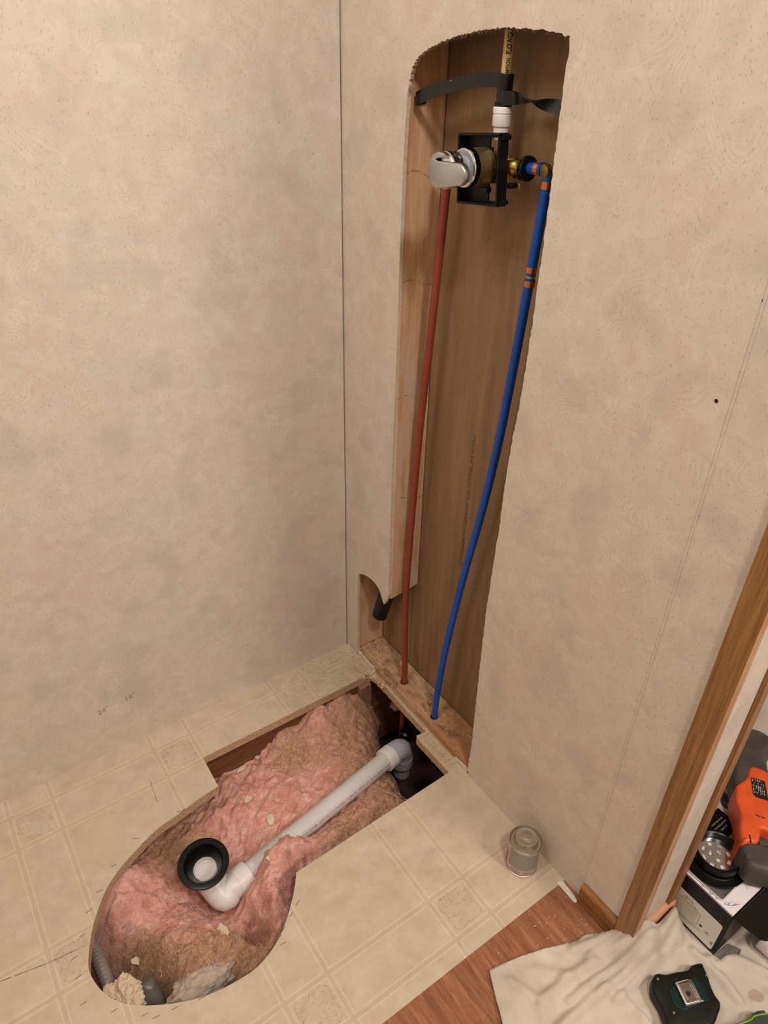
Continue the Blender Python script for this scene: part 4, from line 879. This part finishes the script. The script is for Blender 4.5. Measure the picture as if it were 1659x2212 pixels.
# ================================================================ NEXT ROOM: DROP CLOTH AND TOOLS
cl = [(p[0], p[1]) for p in [(-0.3001,-1.0003,0.008),(-0.2778,-0.9558,0.008),(-0.2595,-0.9198,0.008),(-0.2532,-0.9182,0.008),(-0.2353,-0.9223,0.008),(-0.2146,-0.9263,0.008),(-0.1662,-0.9408,0.008),(-0.1182,-0.9568,0.008),(-0.0951,-0.9661,0.008),(-0.0757,-0.9732,0.012),(-0.0581,-0.9749,0.02),(-0.0414,-0.9807,0.025),(-0.0203,-0.997,0.03),(0,-1.0138,0.035)]]
cl = [(p.x, p.y) for p in spline([(a, b, 0) for a, b in cl], 4)]
co = [(-.335, -1.35), (-.318, -1.10)]+cl+[(.05, -1.054), (.10, -1.054), (.1285, -1.050), (.1285, -.98), (.128, -.55), (.30, -.25), (1.5, -.25), (1.5, -1.9), (-.2, -1.9), (-.36, -1.6)]
FD = [  # fold ridges: polyline, half width, height
    ([(0.1254,-1.034,0.02),(0.0514,-1.0451,0.02),(-0.0308,-1.0316,0.02),(-0.1304,-1.0144,0.02),(-0.2035,-1.0126,0.02)], .012, .012),
    ([(0.1055,-1.06,0.02),(0.0374,-1.0781,0.02),(-0.0633,-1.07,0.02),(-0.1579,-1.0624,0.02),(-0.2333,-1.0647,0.02)], .010, .014),
    ([(0.0049,-1.0135,0.02),(-0.0475,-0.9992,0.02),(-0.0956,-0.9823,0.02)], .012, .012),
    ([(0.0979,-1.0876,0.02),(0.0386,-1.1097,0.02),(-0.039,-1.1156,0.02)], .009, .010),
    ([(0.0982,-1.1195,0.02),(0.0947,-1.153,0.02),(0.0986,-1.1805,0.02),(0.0918,-1.2238,0.02)], .010, .011),
    ([(0.1084,-1.1467,0.01),(0.1538,-1.1776,0.01),(0.1824,-1.2274,0.01)], .012, .010),
    ([(-0.2405,-0.9535,0.01),(-0.2193,-1.0062,0.01),(-0.2336,-1.044,0.01)], .012, .006),
    ([(-0.1819,-0.9688,0.01),(-0.1423,-1.0157,0.01),(-0.1343,-1.0549,0.01)], .014, .006),
    ([(-0.0691,-1.0205,0.01),(-0.0123,-1.0644,0.01),(0.0361,-1.0819,0.01)], .010, -.006),
    ([(-0.1064,-1.0644,0.01),(-0.0745,-1.1145,0.01),(-0.0792,-1.1496,0.01)], .014, .008),
    ([(0.1213,-1.054,0.02),(0.052,-1.067,0.02),(-0.0109,-1.0607,0.02),(-0.0894,-1.0473,0.02),(-0.1735,-1.0425,0.02)], .008, .012),
    ([(0.1095,-1.0738,0.02),(0.0454,-1.0939,0.02),(-0.0302,-1.0926,0.02),(-0.102,-1.0914,0.02)], .007, .010),
    ([(0.0432,-1.0287,0.02),(-0.0169,-1.0201,0.02),(-0.084,-1.0077,0.02)], .008, .009),
    ([(0.8371,-0.81,0.01),(0.9409,-0.7741,0.01),(0.7655,-0.8789,0.01)], .02, .006)]
def segd(x, y, P):
    best = 9
    for a, b in zip(P, P[1:]):
        dx, dy = b[0]-a[0], b[1]-a[1]; t = max(0, min(1, ((x-a[0])*dx+(y-a[1])*dy)/(dx*dx+dy*dy+1e-12)))
        best = min(best, math.hypot(x-a[0]-t*dx, y-a[1]-t*dy))
    return best
def cloth_z(x, y):
    h = .0035
    for P, wd, hh in FD:
        d_ = segd(x, y, P)
        wd *= .8
        if d_ < wd*4: h += 1.35*hh*math.exp(-(d_/wd)**2)
    h += .034*math.exp(-(((x-.07)/.07)**4+((y+1.050)/.032)**2))+.052*math.exp(-(((x-.0)/.045)**2+((y+1.060)/.036)**2))
    w_ = Vector((x*7, y*7, 1)); q_ = Vector((x+noise.noise(w_)*.04, y+noise.noise(w_+Vector((9, 2, 0)))*.04, 0))
    h += .009*(.5-abs(noise.noise(q_*13)))*1.4+.003*noise.noise(q_*32)+.0016*(.5-abs(noise.noise(q_*60)))
    if .12 < x < .60 and -1.16 < y < -.90: h = min(h, .0045)
    if -.075 < x < .085 and -1.235 < y < -1.095: h = min(h, .0075+.004*max(0, abs(x)*8-.4))
    return max(h, .0015)
pts = [Vector(p) for p in co]; ne = len(pts); edges = [(i, (i+1) % ne) for i in range(ne)]
cov = []
for i, p in enumerate(pts):
    a, b = p, pts[(i+1) % ne]; k = max(1, int((b-a).length/.01))
    for j in range(k): cov.append(a.lerp(b, j/k))
nb = len(cov); edges = [(i, (i+1) % nb) for i in range(nb)]; xs = -.37
def inpoly(x, y):
    c_ = False
    for i in range(ne):
        a, b = pts[i], pts[i-1]
        if (a.y > y) != (b.y > y) and x < (b.x-a.x)*(y-a.y)/(b.y-a.y)+a.x: c_ = not c_
    return c_
while xs < 1.5:
    fine = xs < .30; ys = -1.88
    while ys < -.26:
        stp = .0055 if (fine and ys > -1.33) else .022
        if inpoly(xs, ys): cov.append(Vector((xs+random.uniform(-.0008, .0008), ys)))
        ys += stp
    xs += .0055 if fine else .022
res = geometry.delaunay_2d_cdt(cov, edges, [], 1, 1e-6)
bm = bmesh.new(); vs = [bm.verts.new((v.x, v.y, cloth_z(v.x, v.y))) for v in res[0]]
for f_ in res[2]:
    try: bm.faces.new([vs[i] for i in f_])
    except ValueError: pass
clo = link('drop_cloth', bm, M['cloth'], smooth=True); md = clo.modifiers.new('s', 'SOLIDIFY'); md.thickness = .0014; md.offset = 1
tag(clo, 'rumpled off-white canvas drop cloth spread over the doorway floor', 'drop cloth')

# black carton
BH = .140; bxo = empty('black_carton', (.128, -1.05, .006), 'open black carton with silver label standing on the drop cloth behind the wall end', 'box')
X0, X1, Y0, Y1 = .1285, .490, -1.146, -.925
bm = bmesh.new(); t_ = .002
box(bm, X0, X0+t_, Y0, Y1, .006, BH); box(bm, X1-t_, X1, Y0, Y1, .006, BH); box(bm, X0+t_, X1-t_, Y0, Y0+t_, .006, BH); box(bm, X0+t_, X1-t_, Y1-t_, Y1, .006, BH); box(bm, X0+t_, X1-t_, Y0+t_, Y1-t_, .006, .008)
box(bm, X0+t_, X1-t_, Y0+t_, Y1-t_, BH-.012, BH-.009)
link('carton_body', bm, M['carton'], bxo)
def quad(name, pts, mat, par, th=.0015):
    P = [Vector(p) for p in pts]; nn = (P[1]-P[0]).cross(P[2]-P[0]).normalized()*th; bm = bmesh.new(); a = [bm.verts.new(p) for p in P]; b = [bm.verts.new(p+nn) for p in P]
    bm.faces.new(a); bm.faces.new(b[::-1]); k = len(P)
    for i in range(k): bm.faces.new([a[i], b[i], b[(i+1) % k], a[(i+1) % k]])
    return link(name, bm, mat, par)
quad('flap', [(.131, -1.1475, .140), (.400, -1.1475, .140), (.400, -1.200, .100), (.175, -1.2005, .098), (.163, -1.192, .102)], M['carton'], bxo)
quad('flap', [(.129, -1.148, .010), (.170, -1.150, .010), (.176, -1.172, .018), (.160, -1.176, .020), (.134, -1.168, .012)], M['cartong'], bxo)
lb = []
for cy_, cz_, a0 in ((-1.130, .094, 180), (-1.030, .086, 90), (-1.030, .010, 0), (-1.130, .018, 270)): pass
def rrect(y0, y1, z0, z1, r_):
    o_ = []
    for cy_, cz_, a0 in ((y1-r_, z1-r_, 0), (y0+r_, z1-r_, 90), (y0+r_, z0+r_, 180), (y1-r_, z0+r_, 270)):
        for k in range(6): a = math.radians(a0+18*k); o_.append((cy_+r_*math.cos(a), cz_+r_*math.sin(a)))
    return o_
link('carton_label', prism([rrect(-1.138, -1.030, .013, .100, .005)], 'x', X0-.0006, X0-.0001, side=0), M['label'], bxo)
bm = bmesh.new()
pf = lambda y, z: plane_fn((X0-.0009, y, z), (0, -1, 0), (0, 0, 1))
text(bm, '12299-A', pf(-1.055, .086), .0062, bold=.03); text(bm, 'SHOWER VALVE & TRIM', pf(-1.050, .0795), .0034, bold=.02)
for k in range(8): text(bm, 'lorem'[:0]+('IIIIIIIIIIIIIIIIIIIIIIIIIIIIIIIIII'[:26+(k*7) % 8]), pf(-1.046, .072-.0036*k), .0022, .046)
for k in range(3): box(bm, X0-.0009, X0-.0006, -1.108+.01*k, -1.036, .0335-.0034*k, .0341-.0034*k)
rb = rrect(-1.0965, -1.042, .0405, .0765, .004); ri = rrect(-1.0960, -1.0425, .0410, .0760, .0037)
prism([rb, ri], 'x', X0-.0009, X0-.0006, side=0, bm=bm)
lathe(bm, (X0-.0009, -1.104, .050), (1, 0, 0), [(0, .0035), (.0001, 0)], 18); lathe(bm, (X0-.0009, -1.1185, .046), (1, 0, 0), [(0, .0052), (0, .0048), (.0001, .0048)], 22); lathe(bm, (X0-.0009, -1.1185, .046), (1, 0, 0), [(0, .0022), (.0001, 0)], 4)
[box(bm, X0-.0009, X0-.0006, -1.1320-.0016*k, -1.1312-.0016*k, .026, .036) for k in range(3)]
link('label_print', bm, M['faintink'], bxo)
# papers and plate on the carton
ZT = BH-.0085
bm = B(X0+.006, .486, Y0+.004, Y1-.004, ZT, ZT+.008)
sh = link('instruction_sheet', bm, M['paper']); tag(sh, 'white instruction sheets with line drawings lying in the black carton', 'paper')
bm = bmesh.new(); ZP = ZT+.0083
def stroke(pts, wd, z=ZP):
    P = [Vector((p[0], p[1], z)) for p in pts]
    for a, b in zip(P, P[1:]):
        s = Vector((-(b-a).y, (b-a).x, 0)).normalized()*wd; bm.faces.new([bm.verts.new(v) for v in (a-s, b-s, b+s, a+s)])
for ox, oy, sc_ in ((.152, -1.128, .006), (.160, -1.133, .004), (.146, -1.122, .004), (.141, -1.105, .003), (.140, -1.094, .004), (.139, -1.075, .003)):
    stroke(spline([(ox+sc_*math.cos(a*1.3)*(1+.4*math.sin(3*a)), oy+sc_*.8*math.sin(a), 0) for a in [k*.8 for k in range(10)]], 3), .00025)
for k in range(5): stroke([(.205+.006*k, -1.128), (.212+.006*k, -1.115)], .0004)
link('line_drawing', bm, M['printb'], sh)
# printed picture of a hand shower
bm = bmesh.new(); hd = [(0.3655,-0.9583,0.14),(0.3715,-0.9624,0.14),(0.3618,-0.9756,0.14),(0.3607,-0.9888,0.14),(0.3517,-1.0046,0.14),(0.3409,-1.0094,0.14),(0.3309,-1.0027,0.14),(0.3278,-0.9925,0.14),(0.3347,-0.9822,0.14),(0.3509,-0.9738,0.14)]
prism([[(p.x, p.y) for p in spline([(a[0], a[1], 0) for a in hd], 4, True)]], 'z', ZP, ZP+.0001, side=0, bm=bm)
rc = [(0.3848,-0.957,0.14)][0]
lathe(bm, (rc[0], rc[1], ZP+.0001), (0, 0, 1), [(0, .0165), (0, .0145), (.0001, .0145)], 26); lathe(bm, (rc[0], rc[1], ZP+.0001), (0, 0, 1), [(0, .0075), (.0001, 0)], 20)
link('shower_picture', bm, M['printb'], sh)
bm = bmesh.new(); rnd = random.Random(4); rc = [(0.34,-0.9967,0.14)][0]
for k in range(26):
    a = rnd.uniform(0, 6.28); r_ = rnd.uniform(0, .010); lathe(bm, (rc[0]+r_*math.cos(a)*1.1, rc[1]+r_*math.sin(a), ZP+.0003), (0, 0, 1), [(0, .0009), (.0001, 0)], 8)
link('picture_highlights', bm, M['white'], sh)
def tilted(bm, o, rot): bmesh.ops.transform(bm, matrix=Matrix.Translation(o) @ Matrix.Rotation(rot, 4, 'Z'), verts=bm.verts); return bm
ZQ = ZT+.0085
bm = prism([rrect(-.050, .050, -.050, .050, .006)], 'z', 0, .0022, side=0); pc = [(0.1411,-1.1103,0.142)][0]
tilted(bm, (pc[0]+.0485, pc[1]+.0470, ZQ), 0.03)
tp = link('drain_plate', bm, M['chrome'], bevel=.0006); tag(tp, 'square metal drain plate with bright rim under the black strainer body', 'plate')
bm = prism([rrect(-.0505, .0505, -.0505, .0505, .0065), rrect(-.0488, .0488, -.0488, .0488, .005)], 'z', .0, .0031, side=0); tilted(bm, (pc[0]+.0485, pc[1]+.0470, ZQ), 0.03)
link('plate_rim', bm, M['white'], tp)  # flat white colour stands in for the reflection on the metal rim
# black drain body with strainer
DC = Vector((.203, -1.056, ZQ+.0036))
db = empty('shower_drain', DC, 'black round drain body with slotted metal strainer on the black carton', 'drain')
bm = bmesh.new(); lathe(bm, DC, (0, 0, 1), [(0, .030), (0, .0585), (.0015, .0600), (.004, .0592), (.005, .0480), (.006, .0458), (.028, .0458), (.030, .0445), (.0305, .0420), (.029, .0398), (.010, .0388), (.009, .034), (0, .034)], 64); link('body_ring', bm, M['black'], db, smooth=2)
bm = bmesh.new(); slots = []
for k in range(8): a = 2*PI*k/8+.3; slots.append((.0245*math.cos(a), .0245*math.sin(a), a))
for k in range(3): a = 2*PI*k/3; slots.append((.0105*math.cos(a), .0105*math.sin(a), a))
lp = [circ(0, 0, .0382, 48)]
for sx, sy, a in slots:
    ca, sa = math.cos(a), math.sin(a); lp.append([(sx+dx*ca-dy*sa, sy+dx*sa+dy*ca) for dx, dy in ((-.0034, -.0050), (-.0034, .0050), (.0034, .0050), (.0034, -.0050))])
prism(lp, 'z', .0125, .0140, side=0, bm=bm); bmesh.ops.translate(bm, verts=bm.verts, vec=DC); link('strainer', bm, M['chromes'], db)
bm = bmesh.new(); lathe(bm, DC+Vector((0, 0, .010)), (0, 0, 1), [(0, 0), (0, .0375), (.0005, .0375)], 40); link('added_paper_disc', bm, M['paper'], db)  # added paper disc, raised to catch light behind the slots
# black card
bm = B(-.034, .034, -.0255, .0255, 0, .0012); tilted(bm, (.281, -1.016, ZQ+.0001), .02)
cdn = link('warranty_card', bm, M['carton'], bevel=.0004); tag(cdn, 'black card with three lines of small pale print on the white sheets', 'card')
bm = bmesh.new()
for k, (s_, ln) in enumerate((('GUARANTEED FOR LIFE', .036), ('GARANTIZADO DE POR VIDA', .041), ('GARANTI \u00c0 VIE', .022))):
    text(bm, s_, plane_fn((.283, -1.0095-.0085*k, ZQ+.0016), (1, 0, 0), (0, 1, 0)), .0040, ln, .01, center=True)
link('card_print', bm, M['white'], cdn)
# second flat card, grey with curved white mark
bm = B(-.030, .030, -.020, .020, 0, .001); tilted(bm, (.256, -1.000, ZQ-.0004), .35)
gcd = link('grey_card', bm, M['cartong']); tag(gcd, 'grey printed card half hidden behind the black drain body', 'card')

# ---------------- orange reciprocating saw lying on the carton
sw = empty('power_saw', (.40, -1.05, .149), 'orange and grey electric saw lying across the black carton', 'saw')
ZS0, ZS1 = .150, .212
def sawout(l): return [(p.x, p.y) for p in spline([(a[0], a[1], 0) for a in l], 4, True)]
boot = [(0.4956,-0.9115,0.182),(0.4585,-0.9213,0.182),(0.4121,-0.9432,0.182),(0.3666,-0.9705,0.182),(0.3304,-0.9985,0.182),(0.3225,-1.025,0.182),(0.357,-1.0457,0.182),(0.4131,-1.0297,0.182),(0.4475,-1.0036,0.182),(0.4704,-0.9899,0.182),(0.4952,-0.9872,0.182),(0.5199,-0.9702,0.182),(0.5217,-0.9465,0.182),(0.5109,-0.9265,0.182)]
link('front_boot', puffy(sawout(boot), ZS0, ZS1-.003, .015, 6), M['grubber'], sw, smooth=True)
hous = [(0.4,-0.9867,0.186),(0.3754,-0.9967,0.186),(0.3546,-0.9979,0.186),(0.3373,-0.9971,0.186),(0.3208,-1.0034,0.186),(0.3007,-1.0175,0.186),(0.289,-1.0314,0.186),(0.278,-1.0416,0.186),(0.2548,-1.0555,0.186),(0.2336,-1.0712,0.186),(0.2258,-1.0812,0.186),(0.2367,-1.0862,0.186),(0.2465,-1.094,0.186),(0.2579,-1.0959,0.186),(0.2712,-1.0907,0.186),(0.2831,-1.0844,0.186),(0.2899,-1.0902,0.186),(0.2959,-1.1015,0.186),(0.3183,-1.1274,0.186),(0.3748,-1.1245,0.186),(0.4548,-1.075,0.186),(0.4456,-1.044,0.186),(0.4237,-1.0209,0.186),(0.415,-0.9982,0.186)]
link('housing', puffy(sawout(hous), ZS0+.002, ZS1+.002, .008, 4), M['orange'], sw, smooth=True)
grip = [(0.2433,-1.095,0.195),(0.2533,-1.1007,0.195),(0.2597,-1.1085,0.195),(0.2664,-1.1199,0.195),(0.2863,-1.1426,0.195)]
bm = bmesh.new(); tube(bm, spline(grip, 5), .0052, 12); link('grip_loop', bm, M['orange'], sw, smooth=2)
trg = [(0.2859,-1.0817,0.18),(0.3001,-1.101,0.18),(0.3198,-1.1286,0.18),(0.3008,-1.1299,0.18),(0.2852,-1.1099,0.18),(0.2732,-1.0994,0.18),(0.2744,-1.0907,0.18)]
link('trigger', puffy([(a[0], a[1]) for a in trg], ZS0+.010, ZS1-.024, .003, 2), M['grubber'], sw, smooth=2)
rear = [(0.2283,-1.0785,0.18),(0.2153,-1.0858,0.18),(0.2052,-1.0972,0.18),(0.199,-1.111,0.18),(0.2023,-1.1254,0.18),(0.2184,-1.1451,0.18),(0.2439,-1.1721,0.18),(0.2899,-1.1738,0.18),(0.2918,-1.1446,0.18),(0.2714,-1.1181,0.18),(0.2643,-1.1028,0.18),(0.2565,-1.0928,0.18),(0.2452,-1.0828,0.18)]
link('rear_grip', puffy(sawout(rear), ZS0-.001, ZS1-.002, .015, 6), M['grubber'], sw, smooth=True)
lab = [(0.376,-1.0043,0.2145),(0.391,-1.0268,0.2145),(0.3537,-1.0574,0.2145),(0.341,-1.0385,0.2145),(0.3415,-1.0309,0.2145)]
link('rating_label', prism([[(a[0], a[1]) for a in lab]], 'z', .2142, .2150, side=0), M['ink'], sw)
bm = bmesh.new(); La, Lb, Ld = Vector(lab[0]), Vector(lab[1]), Vector(lab[4])
uu = (Ld-La); vv2 = (Lb-La); rnd = random.Random(8)
for k in range(7):
    for j in range(5):
        if rnd.random() < .2: continue
        a = La+vv2*(.08+.125*k)+uu*(.06+.18*j); b = a+uu*rnd.uniform(.08, .16); s = vv2*.022; zz = Vector((0, 0, .0008))
        bm.faces.new([bm.verts.new(p+zz) for p in (a-s, b-s, b+s, a+s)]).material_index = 1 if k in (1, 5) else 0
link('label_print', bm, [M['white'], M['orange']], sw)
for px, r_ in zip([(0.333,-1.0147,0.213),(0.292,-1.059,0.213),(0.2111,-1.1045,0.2095)], (.0035, .0042, .0055)): link('screw_boss', lathe(bmesh.new(), px, (0, 0, 1), [(-.002, r_), (.0008, r_), (.0008, 0)], 16), M['grubber'], sw)
for a, b in ([(0.3021,-1.0594,0.2143),(0.3051,-1.0676,0.2143)], [(0.3067,-1.0687,0.2143),(0.3106,-1.0763,0.2143)], [(0.2517,-1.0787,0.214),(0.2385,-1.0908,0.214)]):
    a, b = Vector(a), Vector(b); d_ = (b-a); s = Vector((-d_.y, d_.x, 0)).normalized()*(.0012 if d_.length < .018 else .0026); bm = bmesh.new(); bm.faces.new([bm.verts.new(p) for p in (a-s, b-s, b+s, a+s)]); link('vent_slot', bm, M['ink'], sw)
bm = bmesh.new(); q = [(0.4673,-0.9163,0.198),(0.4822,-0.9184,0.198),(0.4988,-0.9312,0.198),(0.5082,-0.9516,0.198),(0.5073,-0.9757,0.198),(0.4916,-0.9894,0.198)]; tube(bm, spline(q, 5), .0028, 10); link('boot_rim', bm, M['orange'], sw, smooth=2)
q = [(0.5708,-0.8785,0.17),(0.5174,-0.9158,0.17)]; bm = bmesh.new(); a, b = Vector(q[0]), Vector(q[1]); prv = None
P = []
for k in range(15):
    c_ = a.lerp(b, k/14); P.append(c_)
s = Vector((-(b-a).y, (b-a).x, 0)).normalized()
ol_ = [((p+s*.003).x, (p+s*.003).y) for p in P]+[((p-s*(.003 if i % 2 else .0055)).x, (p-s*(.003 if i % 2 else .0055)).y) for i, p in reversed(list(enumerate(P)))]
link('saw_blade', prism([ol_], 'z', .169, .1703, side=0), M['blackm'], sw)

# ---------------- tape measure
tm = empty('tape_measure', (.0, -1.165, .012), 'dark green and black tape measure with shiny belt clip on the drop cloth', 'tape measure')
to = [(-0.0233,-1.109,0.042),(-0.01,-1.1094,0.042),(0.0003,-1.1193,0.042),(0.0219,-1.1282,0.042),(0.0429,-1.1387,0.042),(0.0552,-1.1371,0.042),(0.0742,-1.1452,0.042),(0.0714,-1.1542,0.042),(0.0637,-1.1684,0.042),(0.0547,-1.1795,0.042),(0.0466,-1.1947,0.042),(0.0448,-1.2055,0.042),(0.0367,-1.2118,0.042),(0.0238,-1.2156,0.042),(0.0032,-1.221,0.042),(-0.0203,-1.2154,0.042),(-0.057,-1.1937,0.042),(-0.0687,-1.177,0.042),(-0.0618,-1.166,0.042),(-0.0513,-1.148,0.042),(-0.0471,-1.1325,0.042),(-0.0412,-1.1207,0.042)]
tout = [(a[0], a[1]) for a in to]
link('case', puffy([(p.x, p.y) for p in spline([(a, b, 0) for a, b in tout], 2, True)], .010, .044, .007, 3), M['tblack'], tm, smooth=2)
gi = [(-0.0182,-1.1413,0.046),(0.0045,-1.1398,0.046),(0.0374,-1.1546,0.046),(0.0387,-1.1745,0.046),(0.0275,-1.1929,0.046),(0.0066,-1.186,0.046),(-0.0241,-1.1785,0.046),(-0.0309,-1.1657,0.046),(-0.0303,-1.1553,0.046)]
link('side_plate', puffy([(a[0], a[1]) for a in gi], .0430, .0462, .0012, 2), M['tgreen'], tm)
ca, cb_, cc_, cd2 = [Vector(p) for p in [(-0.0019,-1.1367,0.052),(0.0287,-1.1489,0.052),(0.0127,-1.1867,0.052),(-0.0184,-1.1746,0.052)]]
bm = bmesh.new(); rows = []
for i_ in range(17):
    t = i_/16; zz = .0530-.0065*max(0, 1-t/.28)**2-.0015*t; nar = .14*max(0, 1-t/.10)**2; L_, R_ = ca.lerp(cd2, t), cb_.lerp(cc_, t); row = []
    for k in range(7):
        p = L_.lerp(R_, nar+(1-2*nar)*k/6); row.append(bm.verts.new((p.x, p.y, zz)))
    rows.append(row)
for a_, b_ in zip(rows, rows[1:]):
    for k in range(6): bm.faces.new([a_[k], a_[k+1], b_[k+1], b_[k]])
ck = link('belt_clip', bm, M['chromes'], tm, smooth=True); md = ck.modifiers.new('s', 'SOLIDIFY'); md.thickness = .0009
cq = [(-0.0001,-1.1595,0.052),(0.0049,-1.1639,0.052),(0.0031,-1.1701,0.052),(-0.0025,-1.1681,0.052)]; bm = bmesh.new(); lathe(bm, (sum(a[0] for a in cq)/4, sum(a[1] for a in cq)/4, .0525), (0, 0, 1), [(0, .0042), (.0002, 0)], 18); link('clip_hole', bm, M['ink'], ck)
for (a, b) in ([(0,-1.1514,0.0524),(-0.0073,-1.1705,0.0524)], [(0.017,-1.1582,0.0522),(0.0088,-1.1777,0.0522)]): link('clip_rib', tube(bmesh.new(), [a, b], .0012, 8), M['chromes'], ck, smooth=2)
bm = bmesh.new(); q = [(-0.0168,-1.1737,0.048),(0.0158,-1.1868,0.048)]; a, b = Vector(q[0]), Vector(q[1]); tube(bm, [a, b], .0024, 10); link('clip_fold', bm, M['chromes'], ck, smooth=2)
for p in [(-0.0211,-1.117,0.045),(-0.0435,-1.1693,0.045),(0.0604,-1.1649,0.045)]: link('case_screw', lathe(bmesh.new(), p, (0, 0, 1), [(-.002, .0022), (.0006, .0020), (.0002, 0)], 12), M['steel'], tm, smooth=2)
bm = bmesh.new(); q = [(.0-.047, -1.121), (.0-.041, -1.116), (-.036, -1.122), (-.048, -1.134)]
# ---------------- green hand tool at the lower right corner, white tube at the right edge
gt = empty('green_tool', (.085, -1.28, .01), 'grey green power tool with lime trim at the bottom right corner', 'tool')
go = [(0.0303,-1.2473,0.04),(0.0465,-1.2461,0.04),(0.0672,-1.2532,0.04),(0.0754,-1.2499,0.04),(0.0887,-1.2527,0.04),(0.0992,-1.259,0.04),(0.0978,-1.2653,0.04),(0.1182,-1.2747,0.04),(0.1355,-1.3,0.04),(0.0938,-1.3234,0.04),(0.0189,-1.2636,0.04)]
link('tool_body', puffy([(a[0], a[1]) for a in go], .006, .044, .006, 3), M['dgreen'], gt, smooth=2)
bm = bmesh.new(); q = [(0.038,-1.2466,0.044),(0.0627,-1.2547,0.044),(0.0737,-1.2551,0.044),(0.0946,-1.265,0.044),(0.1205,-1.2809,0.044)]; tube(bm, spline(q, 4), .0014, 8); link('lime_trim', bm, M['lime'], gt, smooth=2)
q = [(0.2227,-1.1839,0.03),(0.2234,-1.2261,0.03)]; a, b = Vector(q[0]), Vector(q[1]); bm = bmesh.new()
ws = empty('paint_roller', a, 'fuzzy white roller with dark core end at the right edge of the drop cloth', 'roller')
lathe(bm, a, (b-a), [(-.001, .010), (0, .020), (.003, .0225), (.12, .0225), (.12, 0)], 30)
for v in bm.verts: v.co += v.co.normalized()*0+Vector((noise.noise(v.co*300), noise.noise(v.co*310), noise.noise(v.co*290)))*.0015
link('nap', bm, M['paper'], ws, smooth=True)
bm = bmesh.new(); lathe(bm, a, (b-a), [(-.003, 0), (-.003, .0095), (.002, .0105)], 24); link('core_end', bm, M['grubber'], ws, smooth=2)
